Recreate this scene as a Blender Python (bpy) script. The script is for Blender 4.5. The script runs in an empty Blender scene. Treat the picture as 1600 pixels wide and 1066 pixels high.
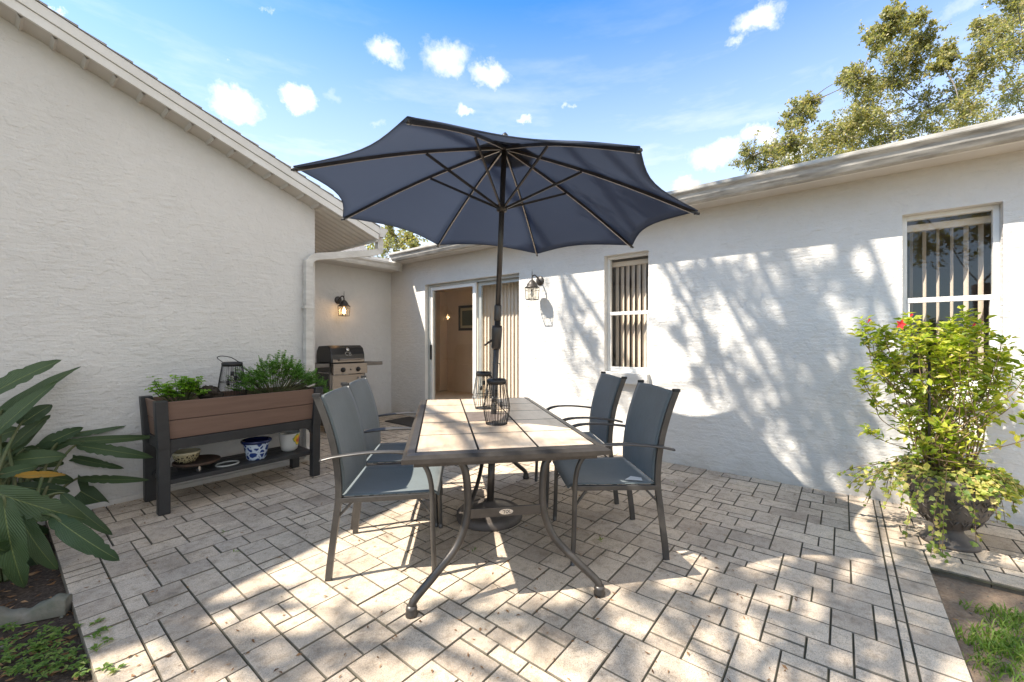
import bpy, math, random
import numpy as np
from mathutils import Vector, Matrix
PI = math.pi; rad = math.radians
rnd = random.Random(7)

# ------------------------------------------------------------------ camera, sky, sun, exposure
C = bpy.context.scene.collection
sc = bpy.context.scene
AZ = rad(38.5); CAMH = 1.22; FPX = 650.0
F = Vector((math.cos(AZ), math.sin(AZ), 0)); R = Vector((math.sin(AZ), -math.cos(AZ), 0)); UP = Vector((0, 0, 1))
cam = bpy.data.cameras.new('camera'); cam.sensor_width = 36; cam.lens = FPX / 1600 * 36; cam.clip_end = 2000; cam.clip_start = .05
camo = bpy.data.objects.new('camera', cam); C.objects.link(camo); camo.location = (0, 0, CAMH)
camo.rotation_euler = (rad(90), 0, AZ - rad(90)); sc.camera = camo
SUN = Vector((-.70, .40, 1.0)).normalized()          # towards the sun
el = math.asin(SUN.z); rot = math.atan2(SUN.x, SUN.y)
w = bpy.data.worlds.new('World'); sc.world = w; w.use_nodes = True
nt = w.node_tree; N = nt.nodes; L = nt.links
bg = N['Background']; bg.inputs[1].default_value = .15
sky = N.new('ShaderNodeTexSky'); sky.sky_type = 'NISHITA'; sky.sun_disc = False
sky.sun_elevation = el; sky.sun_rotation = rot; sky.air_density = 1.0; sky.dust_density = .6; sky.ozone_density = 2.2
def pxdir(px, py): return (F + R * ((px - 800) / FPX) + UP * ((533 - py) / FPX)).normalized()
tc = N.new('ShaderNodeTexCoord')
nz = N.new('ShaderNodeTexNoise'); nz.inputs['Scale'].default_value = 3; nz.inputs['Detail'].default_value = 7; nz.inputs['Roughness'].default_value = .58
L.new(tc.outputs['Generated'], nz.inputs['Vector'])
wob = N.new('ShaderNodeVectorMath'); wob.operation = 'SCALE'; wob.inputs['Scale'].default_value = .085
cen = N.new('ShaderNodeVectorMath'); cen.operation = 'SUBTRACT'; cen.inputs[1].default_value = (.5, .5, .5)
nz2 = N.new('ShaderNodeTexNoise'); nz2.inputs['Scale'].default_value = 16; nz2.inputs['Detail'].default_value = 6; nz2.inputs['Roughness'].default_value = .68
L.new(tc.outputs['Generated'], nz2.inputs['Vector']); L.new(nz2.outputs['Color'], cen.inputs[0]); L.new(cen.outputs[0], wob.inputs[0])
add = N.new('ShaderNodeVectorMath'); add.operation = 'ADD'; L.new(tc.outputs['Generated'], add.inputs[0]); L.new(wob.outputs[0], add.inputs[1])
clouds = [(370, 168, .075, 1), (465, 155, .055, 1), (600, 82, .055, .8), (695, 95, .075, .9), (765, 125, .06, .9), (725, 172, .035, .8), (817, 188, .032, .8), (890, 163, .02, .5),
          (1185, 30, .055, .95), (1150, 70, .03, .6), (1120, 240, .09, .9), (1190, 210, .07, 1), (1235, 230, .07, 1), (1070, 290, .07, .8), (1340, 200, .08, .9), (90, 22, .025, .9), (365, 100, .014, .5), (415, 12, .016, .4),
          (520, 150, .05, .35), (1500, 8, .05, .4), (590, 190, .03, .4), (1300, 120, .05, .3)]
acc = None
for px, py, r, s in clouds:
    d = pxdir(px, py)
    r *= .84
    sb = N.new('ShaderNodeVectorMath'); sb.operation = 'SUBTRACT'; L.new(add.outputs[0], sb.inputs[0]); sb.inputs[1].default_value = d
    ml = N.new('ShaderNodeVectorMath'); ml.operation = 'MULTIPLY'; L.new(sb.outputs[0], ml.inputs[0]); ml.inputs[1].default_value = (1, 1, 1.7)
    ln = N.new('ShaderNodeVectorMath'); ln.operation = 'LENGTH'; L.new(ml.outputs[0], ln.inputs[0])
    mr = N.new('ShaderNodeMapRange'); mr.interpolation_type = 'SMOOTHSTEP'; L.new(ln.outputs['Value'], mr.inputs['Value'])
    mr.inputs['From Min'].default_value = r * 1.15; mr.inputs['From Max'].default_value = r * .05; mr.inputs['To Min'].default_value = 0; mr.inputs['To Max'].default_value = s
    if acc is None: acc = mr.outputs[0]
    else:
        mx = N.new('ShaderNodeMath'); mx.operation = 'MAXIMUM'; L.new(acc, mx.inputs[0]); L.new(mr.outputs[0], mx.inputs[1]); acc = mx.outputs[0]
# thin high veil, stronger towards the horizon
mp = N.new('ShaderNodeMapping'); mp.inputs['Scale'].default_value = (1.2, 1.2, 6); L.new(tc.outputs['Generated'], mp.inputs['Vector']); mp.inputs['Rotation'].default_value = (.25, .1, 0)
nz3 = N.new('ShaderNodeTexNoise'); nz3.inputs['Scale'].default_value = 2.2; nz3.inputs['Detail'].default_value = 8; nz3.inputs['Roughness'].default_value = .62; L.new(mp.outputs[0], nz3.inputs['Vector'])
v1 = N.new('ShaderNodeMapRange'); L.new(nz3.outputs[0], v1.inputs['Value']); v1.inputs['From Min'].default_value = .50; v1.inputs['From Max'].default_value = .80; v1.inputs['To Max'].default_value = .55
sx = N.new('ShaderNodeSeparateXYZ'); L.new(tc.outputs['Generated'], sx.inputs[0])
v2 = N.new('ShaderNodeMapRange'); L.new(sx.outputs['Z'], v2.inputs['Value']); v2.inputs['From Min'].default_value = .62; v2.inputs['From Max'].default_value = .25; v2.inputs['To Min'].default_value = .12; v2.inputs['To Max'].default_value = 1.0
v3 = N.new('ShaderNodeMath'); v3.operation = 'MULTIPLY'; L.new(v1.outputs[0], v3.inputs[0]); L.new(v2.outputs[0], v3.inputs[1])
v4 = N.new('ShaderNodeMapRange'); L.new(sx.outputs['Z'], v4.inputs['Value']); v4.inputs['From Min'].default_value = .63; v4.inputs['From Max'].default_value = .22; v4.inputs['To Min'].default_value = 0; v4.inputs['To Max'].default_value = .58
v5 = N.new('ShaderNodeMath'); v5.operation = 'ADD'; v5.use_clamp = True; L.new(v3.outputs[0], v5.inputs[0]); L.new(v4.outputs[0], v5.inputs[1])
mx = N.new('ShaderNodeMath'); mx.operation = 'MAXIMUM'; L.new(acc, mx.inputs[0]); L.new(v5.outputs[0], mx.inputs[1])
bd_ = N.new('ShaderNodeVectorMath'); bd_.operation = 'DOT_PRODUCT'; L.new(tc.outputs['Generated'], bd_.inputs[0]); bd_.inputs[1].default_value = Vector((-.05, -1, .25)).normalized()  # cloud bank outside the view, added as fill light on the gable wall
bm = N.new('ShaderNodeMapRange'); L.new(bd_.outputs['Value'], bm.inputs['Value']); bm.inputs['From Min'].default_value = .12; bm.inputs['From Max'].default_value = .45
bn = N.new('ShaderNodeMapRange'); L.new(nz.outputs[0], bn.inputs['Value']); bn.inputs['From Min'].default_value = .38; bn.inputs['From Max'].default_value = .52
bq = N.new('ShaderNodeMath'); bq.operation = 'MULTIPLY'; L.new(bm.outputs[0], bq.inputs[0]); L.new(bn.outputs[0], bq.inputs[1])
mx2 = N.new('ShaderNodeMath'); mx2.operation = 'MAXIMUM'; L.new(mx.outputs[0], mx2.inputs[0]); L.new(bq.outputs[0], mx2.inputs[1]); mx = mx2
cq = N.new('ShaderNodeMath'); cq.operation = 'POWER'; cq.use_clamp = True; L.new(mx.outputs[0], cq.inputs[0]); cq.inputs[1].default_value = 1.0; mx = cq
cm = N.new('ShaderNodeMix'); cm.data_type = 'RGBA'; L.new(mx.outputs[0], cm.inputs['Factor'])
tint = N.new('ShaderNodeMix'); tint.data_type = 'RGBA'; tint.blend_type = 'MULTIPLY'; tint.inputs['Factor'].default_value = 1
L.new(sky.outputs[0], tint.inputs['A']); tint.inputs['B'].default_value = (.36, .79, 1.10, 1)
SKYTINT = tint
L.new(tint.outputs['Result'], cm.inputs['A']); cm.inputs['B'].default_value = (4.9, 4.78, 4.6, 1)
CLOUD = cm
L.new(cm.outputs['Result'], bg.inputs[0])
sun = bpy.data.lights.new('sun', 'SUN'); sun.energy = 5.0; sun.angle = rad(.53); sun.color = (1, .915, .785)
so = bpy.data.objects.new('sun', sun); C.objects.link(so); so.rotation_euler = SUN.to_track_quat('Z', 'Y').to_euler(); so.location = SUN * 30
sc.view_settings.view_transform = 'Standard'; sc.view_settings.look = 'None'; sc.view_settings.exposure = 1.15; sc.view_settings.gamma = 1

# ------------------------------------------------------------------ helpers
def P(px, py, depth): return Vector((0, 0, CAMH)) + (F + R * ((px - 800) / FPX) + UP * ((533 - py) / FPX)) * depth
def G(px, py, z=0): return P(px, py, (CAMH - z) * FPX / (py - 533))
def onX(px, py, X): r = F + R * ((px - 800) / FPX) + UP * ((533 - py) / FPX); return Vector((0, 0, CAMH)) + r * (X / r.x)
def onY(px, py, Y): r = F + R * ((px - 800) / FPX) + UP * ((533 - py) / FPX); return Vector((0, 0, CAMH)) + r * (Y / r.y)

class MB:
    def __init__(s): s.v = []; s.f = []; s.sm = []; s.mi = []; s.cur = 0
    def face(s, idx, sm=False): s.f.append(idx); s.sm.append(sm); s.mi.append(s.cur)
    def quad(s, pts, sm=False):
        n = len(s.v); s.v += [tuple(p) for p in pts]; s.face(tuple(range(n, n + len(pts))), sm); return s
    def box(s, a, b, M=None, skip=()):
        x0, y0, z0 = a; x1, y1, z1 = b
        P8 = [(x0,y0,z0),(x1,y0,z0),(x1,y1,z0),(x0,y1,z0),(x0,y0,z1),(x1,y0,z1),(x1,y1,z1),(x0,y1,z1)]
        if M is not None: P8 = [tuple(M @ Vector(p)) for p in P8]
        n = len(s.v); s.v += P8
        for q in ((0,3,2,1),(4,5,6,7),(0,1,5,4),(1,2,6,5),(2,3,7,6),(3,0,4,7)): s.face(tuple(n + i for i in q))
        return s
    def bar(s, p, q, wd, ht, up=UP):               # rectangular bar between two points
        p = Vector(p); q = Vector(q); d = (q - p); l = d.length; d.normalize()
        side = d.cross(up)
        if side.length < 1e-5: side = d.cross(Vector((1, 0, 0)))
        side.normalize(); u = side.cross(d)
        M = Matrix((( d.x, side.x, u.x, p.x), (d.y, side.y, u.y, p.y), (d.z, side.z, u.z, p.z), (0,0,0,1)))
        return s.box((0, -wd/2, -ht/2), (l, wd/2, ht/2), M)
    def tube(s, pts, r, seg=8, cap=True, sy=1.0):
        pts = [Vector(p) for p in pts]; n = len(pts); rs = r if isinstance(r, (list, tuple)) else [r] * n
        prev = None; rings = []
        for i in range(n):
            t = (pts[min(i+1, n-1)] - pts[max(i-1, 0)])
            if t.length < 1e-9: t = Vector((0,0,1))
            t.normalize()
            if prev is None:
                a = t.cross(UP)
                if a.length < .05: a = t.cross(Vector((1,0,0)))
            else: a = prev - t * prev.dot(t)
            a.normalize(); b = t.cross(a); prev = a
            base = len(s.v)
            for k in range(seg):
                an = 2*PI*k/seg; s.v.append(tuple(pts[i] + a*math.cos(an)*rs[i] + b*math.sin(an)*rs[i]*sy))
            rings.append(base)
        for i in range(n-1):
            for k in range(seg):
                k2 = (k+1) % seg; s.face((rings[i]+k, rings[i]+k2, rings[i+1]+k2, rings[i+1]+k), True)
        if cap:
            s.face(tuple(rings[0]+k for k in reversed(range(seg)))); s.face(tuple(rings[-1]+k for k in range(seg)))
        return s
    def lathe(s, prof, c=(0,0,0), seg=32, sm=True, cap=True):
        base = len(s.v); n = len(prof)
        for r, z in prof:
            for k in range(seg):
                a = 2*PI*k/seg; s.v.append((c[0]+r*math.cos(a), c[1]+r*math.sin(a), c[2]+z))
        for i in range(n-1):
            for k in range(seg):
                k2 = (k+1) % seg; s.face((base+i*seg+k, base+i*seg+k2, base+(i+1)*seg+k2, base+(i+1)*seg+k), sm)
        if cap:
            s.face(tuple(base+k for k in reversed(range(seg)))); s.face(tuple(base+(n-1)*seg+k for k in range(seg)))
        return s
    def grid(s, fn, nu, nv, sm=True):
        b = len(s.v)
        for i in range(nu+1):
            for j in range(nv+1): s.v.append(tuple(fn(i/nu, j/nv)))
        for i in range(nu):
            for j in range(nv): s.face((b+i*(nv+1)+j, b+(i+1)*(nv+1)+j, b+(i+1)*(nv+1)+j+1, b+i*(nv+1)+j+1), sm)
        return s
    def build(s, name, mat, parent=None, bevel=0):
        me = bpy.data.meshes.new(name); me.from_pydata(s.v, [], s.f)
        mats = mat if isinstance(mat, (list, tuple)) else [mat]
        for m in mats: me.materials.append(m)
        me.polygons.foreach_set('use_smooth', s.sm)
        if len(mats) > 1: me.polygons.foreach_set('material_index', s.mi)
        me.update()
        o = bpy.data.objects.new(name, me); C.objects.link(o)
        if parent: o.parent = parent
        if bevel:
            b = o.modifiers.new('bevel', 'BEVEL'); b.width = bevel; b.segments = 2; b.limit_method = 'ANGLE'; b.angle_limit = rad(40)
        return o

def tag(o, label=None, cat=None, group=None, kind=None):
    if label: o['label'] = label
    if cat: o['category'] = cat
    if group: o['group'] = group
    if kind: o['kind'] = kind
    return o
def empty(name, loc=(0,0,0), rz=0):
    o = bpy.data.objects.new(name, None); C.objects.link(o); o.location = loc; o.rotation_euler = (0,0,rz); o.empty_display_size = .1; return o
def copy_tree(o, parent=None):
    c = o.copy(); C.objects.link(c)
    if parent: c.parent = parent
    for ch in list(o.children): copy_tree(ch, c)
    return c
def spline(pts, n=8):                                # Catmull-Rom
    pts = [Vector(p) for p in pts]; q = [pts[0]*2-pts[1]] + pts + [pts[-1]*2-pts[-2]]; out = []
    for i in range(1, len(q)-2):
        for k in range(n):
            t = k/n; a, b, c, d = q[i-1], q[i], q[i+1], q[i+2]
            out.append(.5*((2*b)+(c-a)*t+(2*a-5*b+4*c-d)*t*t+(3*b-a-3*c+d)*t**3))
    out.append(pts[-1]); return out

# ------------------------------------------------------------------ materials
def mat(name, col=(.5,.5,.5), rough=.6, metal=0, spec=.5):
    m = bpy.data.materials.new(name); m.use_nodes = True; b = m.node_tree.nodes['Principled BSDF']
    b.inputs['Base Color'].default_value = (*col, 1); b.inputs['Roughness'].default_value = rough; b.inputs['Metallic'].default_value = metal
    b.inputs['Specular IOR Level'].default_value = spec
    return m
def nodes(m): return m.node_tree.nodes, m.node_tree.links, m.node_tree.nodes['Principled BSDF']
def ramp(N, fac, L, stops):
    r = N.new('ShaderNodeValToRGB'); L.new(fac, r.inputs[0]); e = r.color_ramp.elements
    e[0].position = stops[0][0]; e[0].color = (*stops[0][1], 1); e[1].position = stops[-1][0]; e[1].color = (*stops[-1][1], 1)
    for p, c in stops[1:-1]: k = e.new(p); k.color = (*c, 1)
    return r.outputs[0]
def noise(N, L, scale, detail=4, rough=.55, stretch=None, coord='Object'):
    t = N.new('ShaderNodeTexCoord'); n = N.new('ShaderNodeTexNoise'); n.inputs['Scale'].default_value = scale; n.inputs['Detail'].default_value = detail; n.inputs['Roughness'].default_value = rough
    if stretch:
        mp = N.new('ShaderNodeMapping'); mp.inputs['Scale'].default_value = stretch; L.new(t.outputs[coord], mp.inputs[0]); L.new(mp.outputs[0], n.inputs['Vector'])
    else: L.new(t.outputs[coord], n.inputs['Vector'])
    return n.outputs[0]
def mixc(N, L, fac, a, b, mode='MIX'):
    m = N.new('ShaderNodeMix'); m.data_type = 'RGBA'; m.blend_type = mode
    for s, v in (('Factor', fac), ('A', a), ('B', b)):
        i = m.inputs[s]
        if isinstance(v, (int, float)): i.default_value = v
        elif isinstance(v, tuple): i.default_value = (*v, 1)
        else: L.new(v, i)
    return m.outputs['Result']
def bump(N, L, h, dist, strength=1, prev=None):
    b = N.new('ShaderNodeBump'); b.inputs['Distance'].default_value = dist; b.inputs['Strength'].default_value = strength; L.new(h, b.inputs['Height'])
    if prev: L.new(prev, b.inputs['Normal'])
    return b.outputs[0]
def island(N):
    return N.new('ShaderNodeNewGeometry').outputs['Random Per Island']

def noisy(name, c1, c2, scale=8, rough=.7, metal=0, bd=0, bs=60, stretch=None, spec=.5, bstretch=None):
    m = mat(name, c1, rough, metal, spec); N, L, b = nodes(m)
    n = noise(N, L, scale, 5, .6, stretch); L.new(ramp(N, n, L, [(.3, c1), (.7, c2)]), b.inputs['Base Color'])
    if bd: L.new(bump(N, L, noise(N, L, bs, 4, .6, bstretch), bd), b.inputs['Normal'])
    return m

def stucco(name):
    m = mat(name, (.76,.745,.72), .85, 0, .25); N, L, b = nodes(m)
    big = noise(N, L, 1.1, 5, .6); fine = noise(N, L, 14, 4, .6)
    c = mixc(N, L, ramp(N, big, L, [(.35,(0,0,0)),(.7,(1,1,1))]), (.665,.645,.615), (.615,.595,.565))
    c = mixc(N, L, ramp(N, fine, L, [(.3,(0,0,0)),(.8,(.35,.35,.35))]), c, (.56,.54,.51))
    L.new(c, b.inputs['Base Color'])
    s1 = noise(N, L, 1, 6, .62, (7, 7, 42)); s2 = noise(N, L, 75, 3, .5)
    v = N.new('ShaderNodeMapRange'); L.new(s1, v.inputs['Value']); v.inputs['From Min'].default_value = .42; v.inputs['From Max'].default_value = .62
    patch = noise(N, L, 2.3, 3, .5)
    mm = N.new('ShaderNodeMath'); mm.operation = 'MULTIPLY'; L.new(v.outputs[0], mm.inputs[0]); pr = N.new('ShaderNodeMapRange'); L.new(patch, pr.inputs['Value']); pr.inputs['From Min'].default_value = .3; pr.inputs['From Max'].default_value = .65; pr.inputs['To Min'].default_value = .35; L.new(pr.outputs[0], mm.inputs[1])
    sw = noise(N, L, 11, 3, .5); vs = N.new('ShaderNodeMapRange'); L.new(sw, vs.inputs['Value']); vs.inputs['From Min'].default_value = .47; vs.inputs['From Max'].default_value = .56
    n0 = bump(N, L, vs.outputs[0], .0035, .7); n1 = bump(N, L, mm.outputs[0], .0030, .8, n0); n2 = bump(N, L, s2, .0030, .9, n1); L.new(n2, b.inputs['Normal'])
    tcs = N.new('ShaderNodeTexCoord'); sz = N.new('ShaderNodeSeparateXYZ'); L.new(tcs.outputs['Object'], sz.inputs[0]); dn = noise(N, L, 5, 5, .7, (1,1,.35))
    zz = N.new('ShaderNodeMath'); zz.operation = 'MULTIPLY_ADD'; L.new(dn, zz.inputs[0]); zz.inputs[1].default_value = -.42; L.new(sz.outputs['Z'], zz.inputs[2])
    dr = N.new('ShaderNodeMapRange'); L.new(zz.outputs[0], dr.inputs['Value']); dr.inputs['From Min'].default_value = -.02; dr.inputs['From Max'].default_value = -.20; dr.inputs['To Max'].default_value = .45
    L.new(mixc(N, L, dr.outputs[0], c, (.46,.41,.35)), b.inputs['Base Color'])
    return m
M = {}
M['stucco'] = stucco('white_stucco')
M['trim'] = noisy('white_painted_trim', (.72,.70,.665), (.62,.595,.55), 6, .5, bd=.0006, bs=30)
M['soffit'] = noisy('vinyl_soffit', (.60,.565,.52), (.54,.505,.46), 3, .55)
M['gutter'] = noisy('gutter_metal', (.66,.64,.60), (.46,.435,.40), 5, .45, stretch=(1,1,3))
M['gutter_dirty'] = noisy('weathered_gutter_metal', (.56,.53,.48), (.20,.19,.17), 3.2, .5, stretch=(1,1.4,9))
M['shingle'] = noisy('weathered_shingles', (.24,.225,.21), (.40,.375,.35), 22, .9, bd=.004, bs=40)
M['winframe'] = noisy('white_window_frame', (.78,.77,.74), (.72,.70,.67), 9, .4)
M['alum'] = noisy('door_aluminium', (.55,.58,.57), (.45,.47,.46), 9, .35, .5)
M['blind'] = mat('fabric_blind', (.80,.68,.56), .7); 
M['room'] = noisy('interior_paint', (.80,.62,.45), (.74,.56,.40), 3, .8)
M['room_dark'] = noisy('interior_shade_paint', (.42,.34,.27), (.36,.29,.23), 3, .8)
M['black'] = noisy('black_metal', (.022,.021,.021), (.035,.033,.032), 30, .45, .3)
M['bronze'] = noisy('dark_bronze_metal', (.060,.054,.049), (.095,.085,.077), 14, .38, .55, bd=.0003, bs=150)
M['chairframe'] = noisy('chair_frame_metal', (.062,.058,.055), (.10,.094,.088), 12, .36, .5)
M['ribedge'] = noisy('bare_rib_edge', (.42,.39,.35), (.50,.47,.43), 8, .4, .3)
M['pole'] = noisy('umbrella_pole_metal', (.050,.046,.043), (.075,.069,.064), 10, .35, .4)
M['white'] = mat('white_tag', (.8,.8,.78), .6)

def sling():
    m = mat('blue_grey_sling_fabric', (.10,.15,.18), .75); N, L, b = nodes(m)
    n = noise(N, L, 1, 4, .7, (90, 90, 5)); n2 = noise(N, L, 5, 4, .5)
    c = mixc(N, L, n, (.055,.072,.081), (.130,.158,.165)); c = mixc(N, L, ramp(N, n2, L, [(.35,(0,0,0)),(.8,(.4,.4,.4))]), c, (.15,.19,.20)); L.new(c, b.inputs['Base Color'])
    L.new(bump(N, L, noise(N, L, 260, 2), .0006), b.inputs['Normal']); b.inputs['Sheen Weight'].default_value = .25
    return m
M['sling'] = sling()
def tilemat():
    m = mat('travertine_tile', (.6,.5,.4), .32); N, L, b = nodes(m)
    n = noise(N, L, 1, 6, .65, (5, 22, 5)); c = ramp(N, n, L, [(.3,(.50,.40,.305)),(.5,(.64,.53,.42)),(.7,(.70,.60,.49))])
    c = mixc(N, L, island(N), c, (.92,.86,.80), 'MULTIPLY'); L.new(c, b.inputs['Base Color'])
    L.new(bump(N, L, noise(N, L, 40, 4), .0005), b.inputs['Normal']); return m
M['tile'] = tilemat()
M['tile_dark'] = noisy('slate_centre_tile', (.12,.095,.085), (.20,.165,.15), 18, .4)
def canopy():
    m = mat('navy_canopy_fabric', (.028,.040,.085), .85, 0, .2); N, L, b = nodes(m)
    w1 = noise(N, L, 3, 5, .6); c = ramp(N, w1, L, [(.3,(.068,.080,.106)),(.7,(.084,.098,.126))]); L.new(c, b.inputs['Base Color'])
    L.new(bump(N, L, noise(N, L, 300, 2), .0004), b.inputs['Normal'])
    tr = N.new('ShaderNodeBsdfTranslucent'); tr.inputs[0].default_value = (.25,.285,.355,1)
    ad = N.new('ShaderNodeMixShader'); ad.inputs[0].default_value = .5; L.new(b.outputs[0], ad.inputs[1]); L.new(tr.outputs[0], ad.inputs[2])
    L.new(ad.outputs[0], N['Material Output'].inputs[0]); return m
M['canopy'] = canopy()
def paver():
    m = mat('concrete_paver', (.4,.37,.34), .9, 0, .3); N, L, b = nodes(m)
    i = island(N)
    c = ramp(N, i, L, [(0,(.47,.385,.30)),(.3,(.64,.535,.42)),(.6,(.71,.595,.465)),(.8,(.55,.465,.375)),(1,(.67,.55,.42))])
    sp = noise(N, L, 230, 3, .8); c = mixc(N, L, ramp(N, sp, L, [(.36,(1,1,1)),(.52,(0,0,0))]), c, (.30,.26,.225))
    sp2 = noise(N, L, 170, 2, .7); c = mixc(N, L, ramp(N, sp2, L, [(.60,(0,0,0)),(.72,(.8,.8,.8))]), c, (.74,.68,.60))
    st = noise(N, L, 2.6, 5, .6); c = mixc(N, L, ramp(N, st, L, [(.38,(.62,.60,.57)),(.58,(1,1,1))]), c, c, 'MIX') if False else mixc(N, L, 1.0, c, ramp(N, st, L, [(.30,(.66,.645,.63)),(.50,(.93,.92,.91)),(.65,(1.04,1.03,1.0))]), 'MULTIPLY')
    md = noise(N, L, 19, 5, .7); c = mixc(N, L, 1.0, c, ramp(N, md, L, [(.34,(.70,.68,.66)),(.52,(1,1,1))]), 'MULTIPLY')
    rs = noise(N, L, 1.7, 3, .5); c = mixc(N, L, ramp(N, rs, L, [(.6,(0,0,0)),(.78,(.35,.35,.35))]), c, (.46,.34,.22))
    L.new(c, b.inputs['Base Color'])
    n1 = bump(N, L, noise(N, L, 180, 4, .75), .0022, .9); n2 = bump(N, L, noise(N, L, 28, 4), .0025, .6, n1); L.new(n2, b.inputs['Normal']); return m
M['paver'] = paver()
M['paver_edge'] = noisy('grimy_paver_edge', (.10,.085,.06), (.20,.17,.13), 9, .95)
M['sand'] = noisy('joint_sand', (.030,.025,.017), (.060,.058,.025), 6, .95, bd=.003, bs=90)
def soil():
    m = mat('garden_soil', (.1,.07,.05), .95, 0, .2); N, L, b = nodes(m)
    a = noise(N, L, 55, 6, .7); c = ramp(N, a, L, [(.3,(.030,.022,.017)),(.5,(.075,.055,.042)),(.75,(.15,.115,.085))])
    p = noise(N, L, 1.2, 4, .6); c2 = ramp(N, a, L, [(.3,(.19,.13,.09)),(.7,(.33,.25,.18))])
    # sandy bare soil to the right of the paving (y < 0)
    t = N.new('ShaderNodeTexCoord'); s = N.new('ShaderNodeSeparateXYZ'); L.new(t.outputs['Object'], s.inputs[0])
    mr = N.new('ShaderNodeMapRange'); L.new(s.outputs['Y'], mr.inputs['Value']); mr.inputs['From Min'].default_value = 1; mr.inputs['From Max'].default_value = 0
    c = mixc(N, L, mr.outputs[0], c, c2)
    # lawn beyond the bed
    far = N.new('ShaderNodeVectorMath'); far.operation = 'LENGTH'; L.new(t.outputs['Object'], far.inputs[0])
    fr = N.new('ShaderNodeMapRange'); L.new(far.outputs['Value'], fr.inputs['Value']); fr.inputs['From Min'].default_value = 6; fr.inputs['From Max'].default_value = 9
    gcol = ramp(N, p, L, [(.3,(.045,.065,.02)),(.7,(.09,.11,.04))]); c = mixc(N, L, fr.outputs[0], c, gcol)
    L.new(c, b.inputs['Base Color']); L.new(bump(N, L, a, .02, .9), b.inputs['Normal']); return m
M['soil'] = soil()

def leafmat(name, stops, rough=.5, trans=.35, vein=False, tcol=None):
    m = mat(name, stops[0][1], rough); N, L, b = nodes(m)
    c = ramp(N, island(N), L, stops)
    if vein:
        uvn = N.new('ShaderNodeUVMap'); s = N.new('ShaderNodeSeparateXYZ'); L.new(uvn.outputs[0], s.inputs[0])
        ab = N.new('ShaderNodeMath'); ab.operation = 'ABSOLUTE'; sb = N.new('ShaderNodeMath'); sb.operation = 'SUBTRACT'; sb.inputs[1].default_value = .5; L.new(s.outputs['X'], sb.inputs[0]); L.new(sb.outputs[0], ab.inputs[0])
        mr = N.new('ShaderNodeMapRange'); L.new(ab.outputs[0], mr.inputs['Value']); mr.inputs['From Min'].default_value = .028; mr.inputs['From Max'].default_value = .010; c = mixc(N, L, mr.outputs[0], c, (.20,.24,.09))
        # side veins
        w_ = N.new('ShaderNodeMath'); w_.operation = 'MULTIPLY_ADD'; L.new(ab.outputs[0], w_.inputs[0]); w_.inputs[1].default_value = -.55; L.new(s.outputs['Y'], w_.inputs[2])
        sn = N.new('ShaderNodeMath'); sn.operation = 'MULTIPLY'; sn.inputs[1].default_value = 150; L.new(w_.outputs[0], sn.inputs[0]); si = N.new('ShaderNodeMath'); si.operation = 'SINE'; L.new(sn.outputs[0], si.inputs[0])
        r2 = N.new('ShaderNodeMapRange'); L.new(si.outputs[0], r2.inputs['Value']); r2.inputs['From Min'].default_value = -1; L.new(bump(N, L, r2.outputs[0], .0025, .8), b.inputs['Normal'])
        c = mixc(N, L, ramp(N, si.outputs[0], L, [(.0,(0,0,0)),(1,(.25,.25,.25))]), c, (.02,.035,.012))
    L.new(c, b.inputs['Base Color'])
    tr = N.new('ShaderNodeBsdfTranslucent')
    tm = mixc(N, L, 1.0, c, tcol or (1.6,1.7,.7), 'MULTIPLY'); L.new(tm, tr.inputs[0])
    mx = N.new('ShaderNodeMixShader'); mx.inputs[0].default_value = trans; L.new(b.outputs[0], mx.inputs[1]); L.new(tr.outputs[0], mx.inputs[2]); L.new(mx.outputs[0], N['Material Output'].inputs[0])
    return m
M['oak'] = leafmat('oak_leaf', [(0,(.17,.18,.085)),(.4,(.26,.25,.11)),(.7,(.35,.31,.13)),(1,(.40,.31,.13))], .42, .42)
M['bark'] = noisy('tree_bark', (.12,.10,.085), (.22,.19,.165), 12, .9, bd=.02, bs=14, bstretch=(1,1,.25))
M['bop'] = leafmat('paradise_leaf', [(0,(.038,.074,.028)),(.5,(.060,.105,.042)),(1,(.085,.13,.058))], .35, .18, True)
M['bop_yellow'] = leafmat('yellowed_leaf', [(0,(.42,.22,.02)),(1,(.50,.27,.03))], .45, .2, True)
M['stem'] = noisy('green_stem', (.06,.10,.03), (.13,.12,.05), 9, .6)
M['vine'] = leafmat('vine_leaf', [(0,(.13,.19,.02)),(.35,(.25,.32,.03)),(.7,(.40,.43,.06)),(1,(.54,.47,.12))], .4, .45)
M['ivy'] = leafmat('variegated_ivy_leaf', [(0,(.10,.17,.03)),(.4,(.24,.29,.05)),(.75,(.42,.40,.10)),(1,(.52,.40,.16))], .5, .35)
M['parsley'] = leafmat('parsley_leaf', [(0,(.06,.15,.02)),(.6,(.12,.27,.04)),(1,(.22,.38,.10))], .5, .35)
M['herb'] = leafmat('bright_herb_leaf', [(0,(.13,.27,.02)),(.6,(.21,.38,.035)),(1,(.30,.45,.06))], .5, .4)
M['grass'] = leafmat('grass_blade', [(0,(.07,.14,.02)),(.6,(.13,.22,.03)),(1,(.22,.26,.06))], .6, .35)
M['litter'] = leafmat('dry_leaf', [(0,(.09,.045,.02)),(.5,(.20,.10,.04)),(1,(.34,.20,.10))], .8, .1)
M['petal'] = mat('red_petal', (.72,.03,.035), .5)
M['vinestem'] = noisy('woody_stem', (.16,.10,.06), (.25,.17,.09), 20, .8)
M['urn'] = noisy('cast_urn_stone', (.060,.050,.044), (.115,.10,.09), 10, .6, bd=.001, bs=90)
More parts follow.
